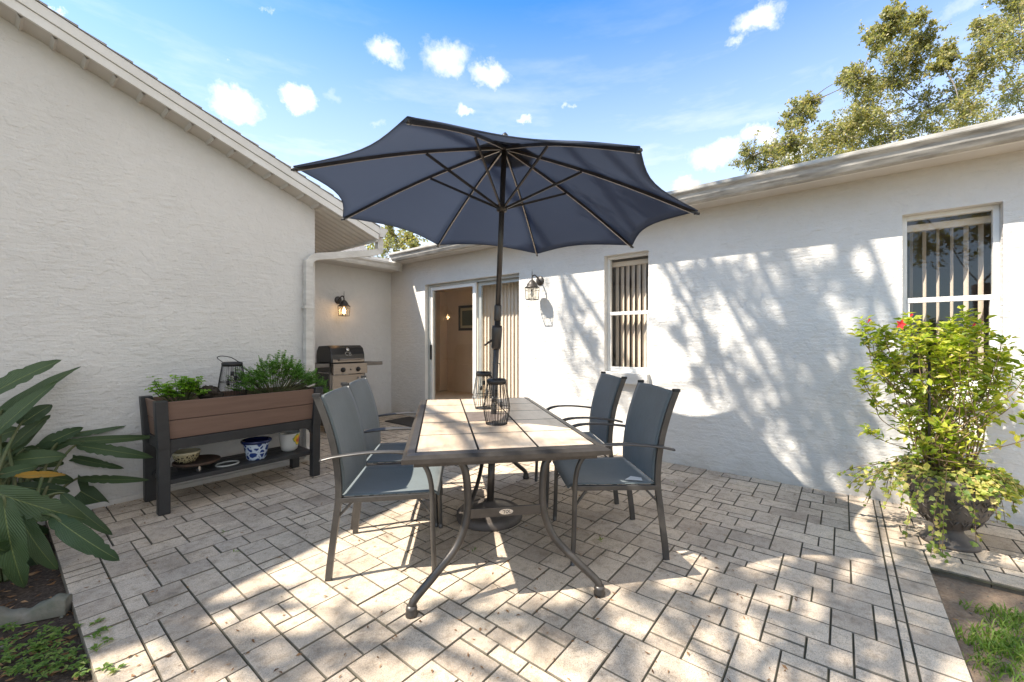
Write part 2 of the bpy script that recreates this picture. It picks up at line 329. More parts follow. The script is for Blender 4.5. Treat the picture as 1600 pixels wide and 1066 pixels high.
M['board'] = noisy('brown_resin_board', (.150,.088,.062), (.185,.112,.08), 3, .6, bd=.0012, bs=1, bstretch=(6,40,60), stretch=(1,1,14))
M['pframe'] = noisy('charcoal_resin', (.020,.020,.021), (.030,.030,.031), 12, .5, bd=.0008, bs=80)
M['compost'] = noisy('potting_soil', (.02,.015,.01), (.06,.045,.03), 40, .95, bd=.01, bs=60)
M['steel'] = noisy('brushed_steel', (.20,.175,.155), (.26,.23,.205), 3, .36, .7, stretch=(1,1,60))
M['grillpaint'] = mat('black_enamel', (.018,.017,.017), .22)
M['greymetal'] = noisy('grey_painted_metal', (.11,.10,.095), (.14,.13,.12), 8, .4, .4)
M['chrome'] = mat('chrome_badge', (.6,.58,.55), .2, .9)
M['rubber'] = mat('rubber', (.02,.02,.02), .8)
M['coir'] = noisy('coir_mat', (.025,.02,.018), (.07,.06,.05), 60, .95, bd=.004, bs=90)
M['concrete'] = noisy('mossy_concrete', (.085,.095,.065), (.20,.18,.15), 9, .95, bd=.006, bs=40)
M['caddy'] = noisy('rusty_iron', (.045,.03,.022), (.10,.06,.04), 14, .7, .3)
M['disc'] = noisy('pale_plastic', (.35,.36,.34), (.42,.43,.40), 6, .5)
def glass(name, fac=.16, col=(1,1,1)):
    m = mat(name); N, L, b = nodes(m); N.remove(b)
    t = N.new('ShaderNodeBsdfTransparent'); t.inputs[0].default_value = (*col,1); g = N.new('ShaderNodeBsdfGlossy'); g.inputs['Roughness'].default_value = .015
    fr = N.new('ShaderNodeLayerWeight'); fr.inputs[0].default_value = .5; pw = N.new('ShaderNodeMath'); pw.operation = 'POWER'; L.new(fr.outputs['Facing'], pw.inputs[0]); pw.inputs[1].default_value = 4.5; ad = N.new('ShaderNodeMath'); ad.operation = 'MULTIPLY_ADD'; L.new(pw.outputs[0], ad.inputs[0]); ad.inputs[1].default_value = .85; ad.inputs[2].default_value = fac
    mx = N.new('ShaderNodeMixShader'); L.new(ad.outputs[0], mx.inputs[0]); L.new(t.outputs[0], mx.inputs[1]); L.new(g.outputs[0], mx.inputs[2]); L.new(mx.outputs[0], N['Material Output'].inputs[0]); return m
M['glass'] = glass('window_glass', .07, (.92,.93,.92))
M['lampglass'] = glass('lantern_glass', .04, (.97,.95,.9))
def emis(name, col, st):
    m = mat(name, col); N, L, b = nodes(m); b.inputs['Emission Color'].default_value = (*col,1); b.inputs['Emission Strength'].default_value = st; return m
M['bulb_lit'] = emis('lit_bulb', (1,.62,.28), 14)
M['bulb'] = mat('clear_bulb', (.75,.72,.66), .15)
def voro(name, a, b_, scale, thr=(.05,.12)):
    m = mat(name, a, .18); N, L, b = nodes(m); t = N.new('ShaderNodeTexCoord'); v = N.new('ShaderNodeTexVoronoi'); v.feature = 'DISTANCE_TO_EDGE'; v.inputs['Scale'].default_value = scale
    n = N.new('ShaderNodeTexNoise'); n.inputs['Scale'].default_value = 9; L.new(t.outputs['Object'], n.inputs[0]); mp = N.new('ShaderNodeVectorMath'); mp.operation = 'MULTIPLY_ADD'; mp.inputs[1].default_value = (.06,.06,.06); L.new(n.outputs['Color'], mp.inputs[0]); L.new(t.outputs['Object'], mp.inputs[2])
    L.new(mp.outputs[0], v.inputs['Vector']); L.new(ramp(N, v.outputs['Distance'], L, [(thr[0], a), (thr[1], b_)]), b.inputs['Base Color']); return m
M['bluepot'] = voro('blue_white_glaze', (.50,.58,.68), (.018,.045,.19), 22, (.06,.16))
M['bluerim'] = mat('cobalt_glaze', (.012,.02,.075), .12)
M['bowl'] = voro('patterned_bowl_glaze', (.45,.38,.22), (.035,.03,.025), 45, (.10,.22))
M['cream'] = mat('cream_glaze', (.50,.43,.27), .25)
def whitepot():
    m = mat('white_flower_glaze', (.7,.69,.66), .2); N, L, b = nodes(m)
    t = N.new('ShaderNodeTexCoord'); s = N.new('ShaderNodeVectorMath'); s.operation = 'DISTANCE'; s.inputs[1].default_value = (.052,-.055,.10)
    n = N.new('ShaderNodeTexNoise'); n.inputs['Scale'].default_value = 22; L.new(t.outputs['Object'], n.inputs[0]); L.new(t.outputs['Object'], s.inputs[0])
    a = N.new('ShaderNodeMath'); a.operation = 'MULTIPLY_ADD'; L.new(n.outputs[0], a.inputs[0]); a.inputs[1].default_value = .07; L.new(s.outputs['Value'], a.inputs[2])
    L.new(ramp(N, a.outputs[0], L, [(.050,(.55,.06,.02)),(.062,(.85,.5,.03)),(.078,(.85,.62,.05)),(.086,(.12,.25,.05)),(.092,(.68,.67,.64))]), b.inputs['Base Color']); return m
M['whitepot'] = whitepot()
def artmat():
    m = mat('landscape_print', (.3,.3,.3), .6); N, L, b = nodes(m); t = N.new('ShaderNodeTexCoord'); s = N.new('ShaderNodeSeparateXYZ'); L.new(t.outputs['Object'], s.inputs[0])
    n = noise(N, L, 8, 4); a = N.new('ShaderNodeMath'); a.operation = 'MULTIPLY_ADD'; L.new(n, a.inputs[0]); a.inputs[1].default_value = .15; L.new(s.outputs['Z'], a.inputs[2])
    mr = N.new('ShaderNodeMapRange'); L.new(a.outputs[0], mr.inputs['Value']); mr.inputs['From Min'].default_value = 1.3; mr.inputs['From Max'].default_value = 1.8
    L.new(ramp(N, mr.outputs[0], L, [(.2,(.05,.07,.04)),(.45,(.16,.22,.20)),(.55,(.25,.32,.36)),(.8,(.12,.2,.3))]), b.inputs['Base Color']); return m
M['art'] = artmat()

# ------------------------------------------------------------------ ground and paving
XW, YW, YB = 4.25, 4.30, 6.0
g = MB(); g.quad([(-400,-400,-.035),(400,-400,-.035),(400,400,-.035),(-400,400,-.035)]); tag(g.build('ground', M['soil']), kind='structure')
def build_paving():
    U = .0745; mb = MB(); r = random.Random(3)
    def piece(x0, y0, x1, y1):
        gp = .0020; x0 += gp*r.uniform(.75,1.25); y0 += gp*r.uniform(.75,1.25); x1 -= gp*r.uniform(.75,1.25); y1 -= gp*r.uniform(.75,1.25); c = .0026
        z = r.uniform(-.0025,.0015); tx = r.uniform(-.007,.007); ty = r.uniform(-.007,.007); mx, my = (x0+x1)/2, (y0+y1)/2
        def zz(x, y): return z + tx*(x-mx) + ty*(y-my)
        b = len(mb.v)
        for ins, dz in ((0,-.05),(0,-.0040),(c,0)):
            for x, y in ((x0+ins,y0+ins),(x1-ins,y0+ins),(x1-ins,y1-ins),(x0+ins,y1-ins)): mb.v.append((x, y, zz(x,y)+dz))
        mb.cur = 1
        for k in (0,1):
            for i in range(4): j = (i+1)%4; mb.face((b+k*4+i, b+k*4+j, b+k*4+4+j, b+k*4+4+i))
        mb.cur = 0; mb.face((b+8,b+9,b+10,b+11))
    def field(X0, Y0, nx, ny, inside):
        occ = [[False]*ny for _ in range(nx)]; ids = [[0]*ny for _ in range(nx)]; cnt = [0]
        order = [(i,j) for j in range(ny) for i in range(nx)]
        def fits(i,j,a,b): return i+a<=nx and j+b<=ny and all(not occ[i+p][j+q] for p in range(a) for q in range(b))
        def put(i,j,a,b):
            cnt[0] += 1
            for p in range(a):
                for q in range(b): occ[i+p][j+q] = True; ids[i+p][j+q] = cnt[0]
            cx, cy = X0+(i+a/2)*U, Y0+(j+b/2)*U
            if inside(cx, cy): piece(X0+i*U, Y0+j*U, X0+(i+a)*U, Y0+(j+b)*U)
        for i,j in order:
            if occ[i][j]: continue
            opts = [((3,2),30),((2,3),30),((2,2),26),((1,2),11),((2,1),12)]
            c = [(o,wt) for o,wt in opts if fits(i,j,*o)]
            # avoid leaving single-cell slots
            good = []
            for (a,b),wt in c:
                e = 0; k = i+a
                while k < nx and not occ[k][j] : k += 1; e += 1
                if e == 1: wt *= .05
                good.append(((a,b),wt))
            g2 = []
            for (a,b),wt in good:
                if j>0 and i+a<nx and ids[i+a-1][j-1] != ids[i+a][j-1]: wt *= .30
                if i>0 and j+b<ny and ids[i-1][j+b] and ids[i-1][j+b-1] != ids[i-1][j+b]: wt *= .30
                g2.append(((a,b),wt))
            good = g2
            if not good: put(i,j,1,1); continue
            t = sum(x[1] for x in good); u = r.uniform(0,t); 
            for (o,wt) in good:
                u -= wt
                if u <= 0: break
            put(i,j,*o)
    XL, YR = .387, -.182
    field(XL, YR, int((XW-XL)/U)+1, int((YB-YR)/U)+1, lambda x,y: x < XW+.03 and y < YB+.03 and (x > 2.15 or y < YW+.02 or True))
    # left border, squares and half pieces laid across
    y = -.9
    while y < YW: 
        l = r.choice((2,2,2,1.0))*U
        if y > -.9: piece(XL-2*U, y, XL, y+l)
        y += l
    # toward the camera and beyond the left/bottom frame
    field(XL, YR-U*.36-2*U-14*U*0, 1, 1, lambda x,y: False)
    # right border: narrow cut strip then a row of squares
    x = XL; 
    while x < 3.17:
        l = 2*U; piece(x, YR-.036, min(x+l*1.0,3.17), YR); piece(x, YR-.036-2*U, min(x+l,3.17), YR-.036); x += l
    x = 3.17
    while x < XW-.05: piece(x, YR-.036, min(x+3*U,XW), YR); x += 3*U
    # walk by the right wall
    field(3.17, YR-2*U-.036-44*U+2*U+.0, 15, 44, lambda x,y: y < YR-.0)
    o = mb.build('patio_paving', [M['paver'], M['paver_edge']]); tag(o, kind='structure')
    s = MB(); s.quad([(.24,-.36,-.0075),(XW+.02,-.36,-.0075),(XW+.02,YB+.02,-.0075),(.24,YB+.02,-.0075)]); s.quad([(3.15,-3.6,-.012),(XW+.02,-3.6,-.012),(XW+.02,-.36,-.012),(3.15,-.36,-.0085)])
    tag(s.build('joint_sand', M['sand']), kind='structure')
build_paving()

# ------------------------------------------------------------------ house
house = empty('house', (2.1, 5.0, 0)); tag(house, 'white stucco single storey house with gabled wing, gutters and shingled roofs around the patio', 'house')
house_inv = Matrix.Translation(house.location).inverted()
def hp(mb, name, m, bevel=0, parent=None):
    """part of the house, built in world coordinates"""
    o = mb.build(name, m, parent or house, bevel)
    if parent is None: o.location = -house.location
    return o
def wall_with_holes(mb, X, X2, y0, y1, z0, z1, holes):
    ys = sorted({y0,y1,*[h[0] for h in holes],*[h[1] for h in holes]}); zs = sorted({z0,z1,*[h[2] for h in holes],*[h[3] for h in holes]})
    for a,b in zip(ys,ys[1:]):
        for c,d in zip(zs,zs[1:]):
            if any(h[0]-1e-6<=a and b<=h[1]+1e-6 and h[2]-1e-6<=c and d<=h[3]+1e-6 for h in holes): continue
            mb.quad([(X,a,c),(X,a,d),(X,b,d),(X,b,c)])
    for h in holes:
        a,b,c,d = h[:4]
        mb.quad([(X,a,c),(X,a,d),(X2,a,d),(X2,a,c)]); mb.quad([(X,b,d),(X,b,c),(X2,b,c),(X2,b,d)])
        mb.quad([(X,a,d),(X,b,d),(X2,b,d),(X2,a,d)]); mb.quad([(X,b,c),(X,a,c),(X2,a,c),(X2,b,c)])
WALLTOP = 2.50
W1 = (1.575, 2.072, .886, 2.162); W2 = (-.845, -.348, .886, 2.162); DR = (3.265, 5.12, -.02, 2.10)
mb = MB(); wall_with_holes(mb, XW, XW+.20, -5.0, YB, -.1, WALLTOP+.06, [W1, W2, DR]); hp(mb, 'wall', M['stucco'])
# gabled wing wall (faces the patio)
def rz(x): return 3.352 - .3605*x          # underside of the rake at the wall
RIDGE = -3.4
mb = MB(); mb.quad([(2.11,YW,-.1),(RIDGE,YW,-.1),(RIDGE,YW,rz(RIDGE)),(2.11,YW,rz(2.11))]); mb.quad([(RIDGE,YW,-.1),(-9,YW,-.1),(-9,YW,1.33),(RIDGE,YW,rz(RIDGE))]) 
mb.quad([(2.11,YW,-.1),(2.11,YW,rz(2.11)),(2.11,YB,rz(2.11)),(2.11,YB,-.1)]); hp(mb, 'wall', M['stucco'])
mb = MB(); mb.quad([(2.11,YB,-.1),(2.11,YB,2.6),(XW,YB,2.6),(XW,YB,-.1)]); hp(mb, 'wall', M['stucco'])
# concrete footing strip along gable wall
mb = MB(); mb.box((-6,YW-.035,-.1),(2.13,YW-.002,.035)); hp(mb,'footing',M['stucco'],.006)
# gable roof: shingles, rake fascia, soffit
YO = YW-.20; XE = 2.74
def slab(mb, x0, x1, y0, y1, off0, off1):
    a = [(x0,rz(x0)),(x1,rz(x1))]
    pts = [(x0,y0,rz(x0)+off0),(x1,y0,rz(x1)+off0),(x1,y1,rz(x1)+off0),(x0,y1,rz(x0)+off0),(x0,y0,rz(x0)+off1),(x1,y0,rz(x1)+off1),(x1,y1,rz(x1)+off1),(x0,y1,rz(x0)+off1)]
    n = len(mb.v); mb.v += pts
    for q in ((0,3,2,1),(4,5,6,7),(0,1,5,4),(1,2,6,5),(2,3,7,6),(3,0,4,7)): mb.face(tuple(n+i for i in q))
mb = MB(); slab(mb, RIDGE, XE, YO+.02, 12, .13, .145)
k = RIDGE
while k < XE:                                      # shingle courses, each a thin sheet stepping up
    k2 = min(k+.14, XE+.01); x0, x1 = k, k2
    y = YO-.018
    mb.quad([(x0,y,rz(x0)+.146),(x1,y,rz(x1)+.158),(x1,12,rz(x1)+.158),(x0,12,rz(x0)+.146)]); mb.quad([(x1,y,rz(x1)+.142),(x1,y,rz(x1)+.158),(x1,12,rz(x1)+.158),(x1,12,rz(x1)+.142)]); mb.quad([(x0,y,rz(x0)+.141),(x1,y,rz(x1)+.142),(x1,y,rz(x1)+.158),(x0,y,rz(x0)+.146)])
    k += .14
mb.quad([(RIDGE,YO-.018,rz(RIDGE)+.15),(RIDGE,12,rz(RIDGE)+.15),(-9.5,12,2.35),(-9.5,YO-.018,2.35)])
hp(mb, 'roof', M['shingle'])
mb = MB(); slab(mb, RIDGE, XE, YO-.002, YO+.02, -.004, .062); slab(mb, RIDGE, XE, YO-.012, YO+.018, .064, .140); hp(mb, 'fascia', M['trim'], .003)
mb = MB(); slab(mb, RIDGE, 2.112, YO+.022, YW-.001, .0, .012)
x = 2.09
while x > -2.5:
    mb.quad([(x,YO+.022,rz(x)-.001),(x-.016,YO+.022,rz(x)-.012),(x-.016,YW-.001,rz(x)-.012),(x,YW-.001,rz(x)-.001)]); mb.quad([(x-.016,YO+.022,rz(x)-.012),(x-.032,YO+.022,rz(x-.032)-.001),(x-.032,YW-.001,rz(x-.032)-.001),(x-.016,YW-.001,rz(x)-.012)])
    x -= .15
slab(mb, 2.114, XE-.02, YO+.022, 5.65, .0, .012)   # eave return soffit with ribs running down the slope
y = YO+.06
while y < 5.6:
    for (a,b) in ((0,.01),(.03,.04)):
        mb.quad([(2.114,y+a,rz(2.114)-.001),(XE-.02,y+a,rz(XE-.02)-.001),(XE-.02,y+b,rz(XE-.02)-.010),(2.114,y+b,rz(2.114)-.010)])
        mb.quad([(2.114,y+b,rz(2.114)-.010),(XE-.02,y+b,rz(XE-.02)-.010),(XE-.02,y+b+.004,rz(XE-.02)-.001),(2.114,y+b+.004,rz(2.114)-.001)])
    y += .10
hp(mb, 'soffit', M['soffit'])
mb = MB(); zE = rz(XE); mb.box((XE-.019,YO+.021,zE-.02),(XE+.004,5.62,zE+.15)); hp(mb,'fascia',M['trim'],.003)
def gutter_profile(w=.115, h=.105):                # K-style, x outward, z up from bottom
    return [(0,h),(0,0),(w*.55,0),(w*.72,h*.28),(w*.80,h*.55),(w*.98,h*.74),(w,h*.80),(w,h),(w*.88,h),(w*.88,h*.93)]
def gutter(name_mat, org, out, along, length, ztop, cap=True, w=.115, h=.105, parent=None, sag=0):
    mb = MB(); pf = gutter_profile(w,h); out = Vector(out); al = Vector(along); org = Vector(org); n = 14 if length>3 else 4
    for i in range(n+1):
        t = length*i/n
        for (a,b) in pf: p = org+out*a+al*t; mb.v.append((p.x,p.y,ztop-h+b + sag*math.sin(i*1.7)))
    m = len(pf)
    for i in range(n):
        for j in range(m-1): mb.face((i*m+j,(i+1)*m+j,(i+1)*m+j+1,i*m+j+1), False)
    o = hp(mb,'gutter',name_mat)
    s = o.modifiers.new('thickness','SOLIDIFY'); s.thickness = .002
    if cap:
        for t in (0,length):
            c = MB(); p = org+al*t
            c.quad([( (p+out*a).x,(p+out*a).y, ztop-h+b) for a,b in pf[:8]]); d = c.build('end_cap', name_mat, o); sm = d.modifiers.new('thickness','SOLIDIFY'); sm.thickness = .004
    return o
gutter(M['gutter'], (XE+.006,YO+.0,0), (1,0,0), (0,1,0), 1.35, zE+.14)
# downspout of the wing
gx = XE+.06
pts = [(gx,YO+.09,zE+.05),(gx,YO+.09,zE-.06),(gx-.05,YO+.10,zE-.13),(2.25,YO+.135,zE-.245),(2.08,YO+.150,zE-.285),(2.025,YO+.158,zE-.35),(2.02,YO+.158,zE-.5),(2.02,YO+.158,.22),(2.00,YO+.14,.12),(1.98,YO+.05,.06)]
mb = MB()
pp = spline(pts,5)
for a,b in zip(pp,pp[1:]): pass
def recttube(mb, pts, wx, wy):
    n=len(pts); base=len(mb.v)
    for i,p in enumerate(pts):
        t=(pts[min(i+1,n-1)]-pts[max(i-1,0)]).normalized(); s=Vector((0,1,0)); s=(s-t*s.dot(t)).normalized(); u=t.cross(s)
        for a,b in ((-1,-1),(-.9,-1.0),(.9,-1.0),(1,-1),(1,1),(-1,1)): mb.v.append(tuple(p+u*a*wx/2+s*b*wy/2*(1.0 if abs(a)!=.9 else 1.12)))
    for i in range(n-1):
        for k in range(6): k2=(k+1)%6; mb.face((base+i*6+k,base+i*6+k2,base+(i+1)*6+k2,base+(i+1)*6+k),False)
    mb.face(tuple(base+k for k in range(6))); mb.face(tuple(base+(n-1)*6+k for k in reversed(range(6))))
recttube(mb, pp, .072, .058)
ds = hp(mb,'downspout',M['gutter'],.004)
mb = MB(); mb.box((1.97,YO+.12,1.55),(2.07,YO+.196,1.575)); mb.build('strap',M['gutter'],ds); mb = MB(); mb.box((1.97,YO+.12,.62),(2.07,YO+.196,.645)); mb.build('strap',M['gutter'],ds)
# recess roof between the wings
mb = MB(); y0=5.68; zr=2.40
mb.quad([(2.3,y0,zr+.10),(3.66,y0,zr+.10),(5.3,8.6,zr+.10+1.0),(2.3,8.6,zr+.10+1.0)])
for i in range(16):
    y = y0+i*.145; za = zr+.105+i*.145*.345; xe = 3.66+(y-y0)*.56
    mb.quad([(2.3,y,za+.012),(xe,y,za+.012),(xe+.08,y+.145,za+.012+.042),(2.3,y+.145,za+.012+.042)]); mb.quad([(2.3,y,za),(xe,y,za),(xe,y,za+.012),(2.3,y,za+.012)])
hp(mb,'roof',M['shingle'])
mb = MB(); mb.box((2.12,y0+.0,zr-.04),(4.24,y0+.022,zr+.10)); hp(mb,'fascia',M['trim'],.002)
mb = MB(); mb.box((2.12,y0+.023,zr-.03),(4.24,YB-.001,zr-.018)); hp(mb,'soffit',M['soffit'])
gutter(M['gutter'], (2.75,y0-.002,0), (0,-1,0), (1,0,0), 1.37, zr+.065)
# main wing roof, fascia, gutter
XF = 4.02
mb = MB(); sl=.30
for i in range(26):
    x = XF-.05+i*.145; z = WALLTOP+.085+i*.145*sl
    mb.quad([(x,-5.2,z+.012),(x+.145,-5.2,z+.012+.145*sl),(x+.145,5.72 if i<9 else 12,z+.012+.145*sl),(x,5.72 if i<9 else 12,z+.012)]); mb.quad([(x,-5.2,z),(x,-5.2,z+.012),(x,12 if i>=9 else 5.72,z+.012),(x,12 if i>=9 else 5.72,z)])
hp(mb,'roof',M['shingle'])
mb = MB(); mb.box((XF-.022,-5.1,WALLTOP-.035),(XF,5.70,WALLTOP+.08)); hp(mb,'fascia',M['trim'],.002)
mb = MB(); mb.box((XF,-5.1,WALLTOP-.02),(XW-.001,5.95,WALLTOP-.005)); hp(mb,'soffit',M['soffit'])
gutter(M['gutter_dirty'], (XF-.024,-5.1,0), (-1,0,0), (0,1,0), 10.62, WALLTOP+.085, w=.125, h=.115, sag=.002)

# windows
def window(h, nblind, tilt, seed):
    y0,y1,z0,z1 = h; r = random.Random(seed); xf = XW+.075
    f = MB(); t=.032
    f.box((xf,y0+.001,z0+.001),(xf+.05,y0+t,z1-.001)); f.box((xf,y1-t,z0+.001),(xf+.05,y1-.001,z1-.001)); f.box((xf,y0+t,z1-t),(xf+.05,y1-t,z1-.001)); f.box((xf,y0+t,z0+.001),(xf+.05,y1-t,z0+t))
    zm=(z0+z1)/2-.0; f.box((xf-.008,y0+t,zm-.018),(xf+.042,y1-t,zm+.018)); f.box((xf-.004,y0+t,z0+t),(xf+.03,y0+t+.014,zm-.018)); f.box((xf-.004,y1-t-.014,z0+t),(xf+.03,y1-t,zm-.018)); f.box((xf-.004,y0+t+.014,z0+t),(xf+.03,y1-t-.014,z0+t+.018))
    fo = hp(f,'window',M['winframe'],.002)
    p = MB(); p.quad([(xf+.022,y0+t,zm),(xf+.022,y0+t,z1-t),(xf+.022,y1-t,z1-t),(xf+.022,y1-t,zm)]); p.quad([(xf+.012,y0+t,z0+t),(xf+.012,y0+t,zm),(xf+.012,y1-t,zm),(xf+.012,y1-t,z0+t)]); p.build('pane',M['glass'],fo)
    b = MB()
    for i in range(nblind):
        y = y0+.03+(y1-y0-.06)*(i+.5)/nblind; a = tilt+r.uniform(-.06,.06); hw=.040; dx,dy=math.cos(a)*hw,math.sin(a)*hw; X=xf+.13
        zt = z1-.10
        b.grid(lambda u,v: (X+dx*(2*u-1)+math.sin(a)*.006*(1-(2*u-1)**2), y+dy*(2*u-1)-math.cos(a)*.006*(1-(2*u-1)**2), z0+.01+(zt-z0)*v), 4, 1)
    b.box((xf+.10,y0,z1-.10),(xf+.14,y1,z1-.05))
    b.build('blinds',M['blind'],fo)
    s = MB(); s.box((XW-.06,y0-.012,z0-.125),(XW+.06,y1+.012,z0-.002)); s.build('sill',M['stucco'],fo).modifiers.new('b','BEVEL').width=.008
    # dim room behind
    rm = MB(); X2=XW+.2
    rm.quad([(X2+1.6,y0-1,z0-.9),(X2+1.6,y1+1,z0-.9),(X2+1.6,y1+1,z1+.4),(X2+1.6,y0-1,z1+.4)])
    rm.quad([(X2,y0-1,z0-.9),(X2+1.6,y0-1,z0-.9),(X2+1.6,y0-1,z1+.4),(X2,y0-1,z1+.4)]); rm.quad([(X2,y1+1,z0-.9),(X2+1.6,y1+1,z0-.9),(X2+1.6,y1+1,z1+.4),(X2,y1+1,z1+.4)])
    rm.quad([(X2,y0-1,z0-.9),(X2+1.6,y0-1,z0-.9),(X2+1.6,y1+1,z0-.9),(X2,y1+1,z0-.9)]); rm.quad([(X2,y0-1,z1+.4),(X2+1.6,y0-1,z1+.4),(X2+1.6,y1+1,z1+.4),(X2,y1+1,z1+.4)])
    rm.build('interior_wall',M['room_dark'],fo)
    fo['label'] = 'white framed double hung window with partly opened vertical blinds'
    return fo
window(W1, 7, rad(50), 1)
window(W2, 6, rad(7), 2)

# sliding door
y0,y1,z0,z1 = DR; xf = XW+.06
f = MB(); t=.045
f.box((xf,y1-t,0.0),(xf+.11,y1-.001,z1-.001)); f.box((xf,y0+.001,0.0),(xf+.11,y0+.03,z1-.001)); f.box((xf,y0+.03,z1-.04),(xf+.11,y1-t,z1-.001)); f.box((xf,y0+.03,-.01),(xf+.11,y1-t,.03))
door = hp(f,'sliding_door',M['alum'],.003)
f = MB(); f.box((xf+.012,y1-t-.045,.032),(xf+.045,y1-t-.002,z1-.042)); f.box((xf+.012,4.10,.032),(xf+.045,4.16,z1-.042)); f.box((xf+.012,4.16,z1-.09),(xf+.045,y1-t-.045,z1-.042)); f.box((xf+.012,4.16,.032),(xf+.045,y1-t-.045,.10))
sf = f.build('door_panel',M['winframe'],door)
p = MB(); p.quad([(xf+.028,4.16,.10),(xf+.028,4.16,z1-.09),(xf+.028,y1-t-.045,z1-.09),(xf+.028,y1-t-.045,.10)]); p.build('pane',M['glass'],sf)
hd = MB(); hd.box((xf-.01,y1-t-.032,.93),(xf+.012,y1-t-.012,1.16)); hd.build('handle',M['black'],sf)
f = MB(); f.box((xf+.055,4.03,.032),(xf+.088,4.09,z1-.042)); f.box((xf+.055,y0+.032,.032),(xf+.088,y0+.07,z1-.042)); f.box((xf+.055,y0+.07,z1-.09),(xf+.088,4.03,z1-.042)); f.box((xf+.055,y0+.07,.032),(xf+.088,4.03,.10))
sf2 = f.build('door_panel',M['alum'],door)
p = MB(); p.quad([(xf+.072,y0+.07,.10),(xf+.072,y0+.07,z1-.09),(xf+.072,4.03,z1-.09),(xf+.072,4.03,.10)]); p.build('pane',M['glass'],sf2)
b = MB(); n=17; ya,yb=y0-.05,4.30
for i in range(n):
    yy = ya+(yb-ya)*(i+.5)/n; a = rad(79)+rnd.uniform(-.08,.08); hw=.048; dx,dy=math.cos(a)*hw,math.sin(a)*hw; X=XW+.30
    b.grid(lambda u,v: (X+dx*(2*u-1)+math.sin(a)*.009*(1-(2*u-1)**2), yy+dy*(2*u-1), .03+2.05*v), 5, 1)
b.build('vertical_blinds',M['blind'],door)
# room behind the door
rm = MB(); X2,X3=XW+.201,XW+2.9; ya,yb=1.9+.9,8.6
wall_with_holes(rm, X3, X3+.1, ya, yb, -.02, 2.45, [(2.95,6.2,.3,2.35)]); rm.quad([(X2,yb,-.02),(X3,yb,-.02),(X3,yb,2.45),(X2,yb,2.45)]); rm.quad([(X2,ya,-.02),(X3,ya,-.02),(X3,ya,2.45),(X2,ya,2.45)])  # far wall opening, out of view, added to let skylight into the room
rm.quad([(X2,ya,2.45),(X3,ya,2.45),(X3,yb,2.45),(X2,yb,2.45)]); rm.quad([(X2,ya,-.02),(X3,ya,-.02),(X3,yb,-.02),(X2,yb,-.02)])
rm.box((X2+1.3,7.3,0),(X2+1.42,8.59,2.44)); rm.box((X3-.25,7.75,0),(X3-.01,7.95,2.44))
hp(rm,'interior_wall',M['room'])

# framed picture on the interior wall
pc = onX(731,497,X3-.03); pic = empty('framed_picture',(X3-.03,pc.y,pc.z)); tag(pic,'dark framed landscape print seen through the sliding door glass','picture')
m_ = MB(); hw,hh=.30,.30
m_.box((-.02,-hw,-hh),(.0,-hw+.06,hh)); m_.box((-.02,hw-.06,-hh),(0,hw,hh)); m_.box((-.02,-hw+.06,hh-.06),(0,hw-.06,hh)); m_.box((-.02,-hw+.06,-hh),(0,hw-.06,-hh+.06)); m_.build('picture_frame',M['black'],pic)
m_ = MB(); m_.quad([(-.008,-hw+.06,-hh+.06),(-.008,hw-.06,-hh+.06),(-.008,hw-.06,hh-.06),(-.008,-hw+.06,hh-.06)]); m_.build('mat_board',M['cream'],pic)
m_ = MB(); m_.quad([(-.012,-hw+.12,-hh+.12),(-.012,hw-.12,-hh+.12),(-.012,hw-.12,hh-.12),(-.012,-hw+.12,hh-.12)]); m_.build('print',M['art'],pic)

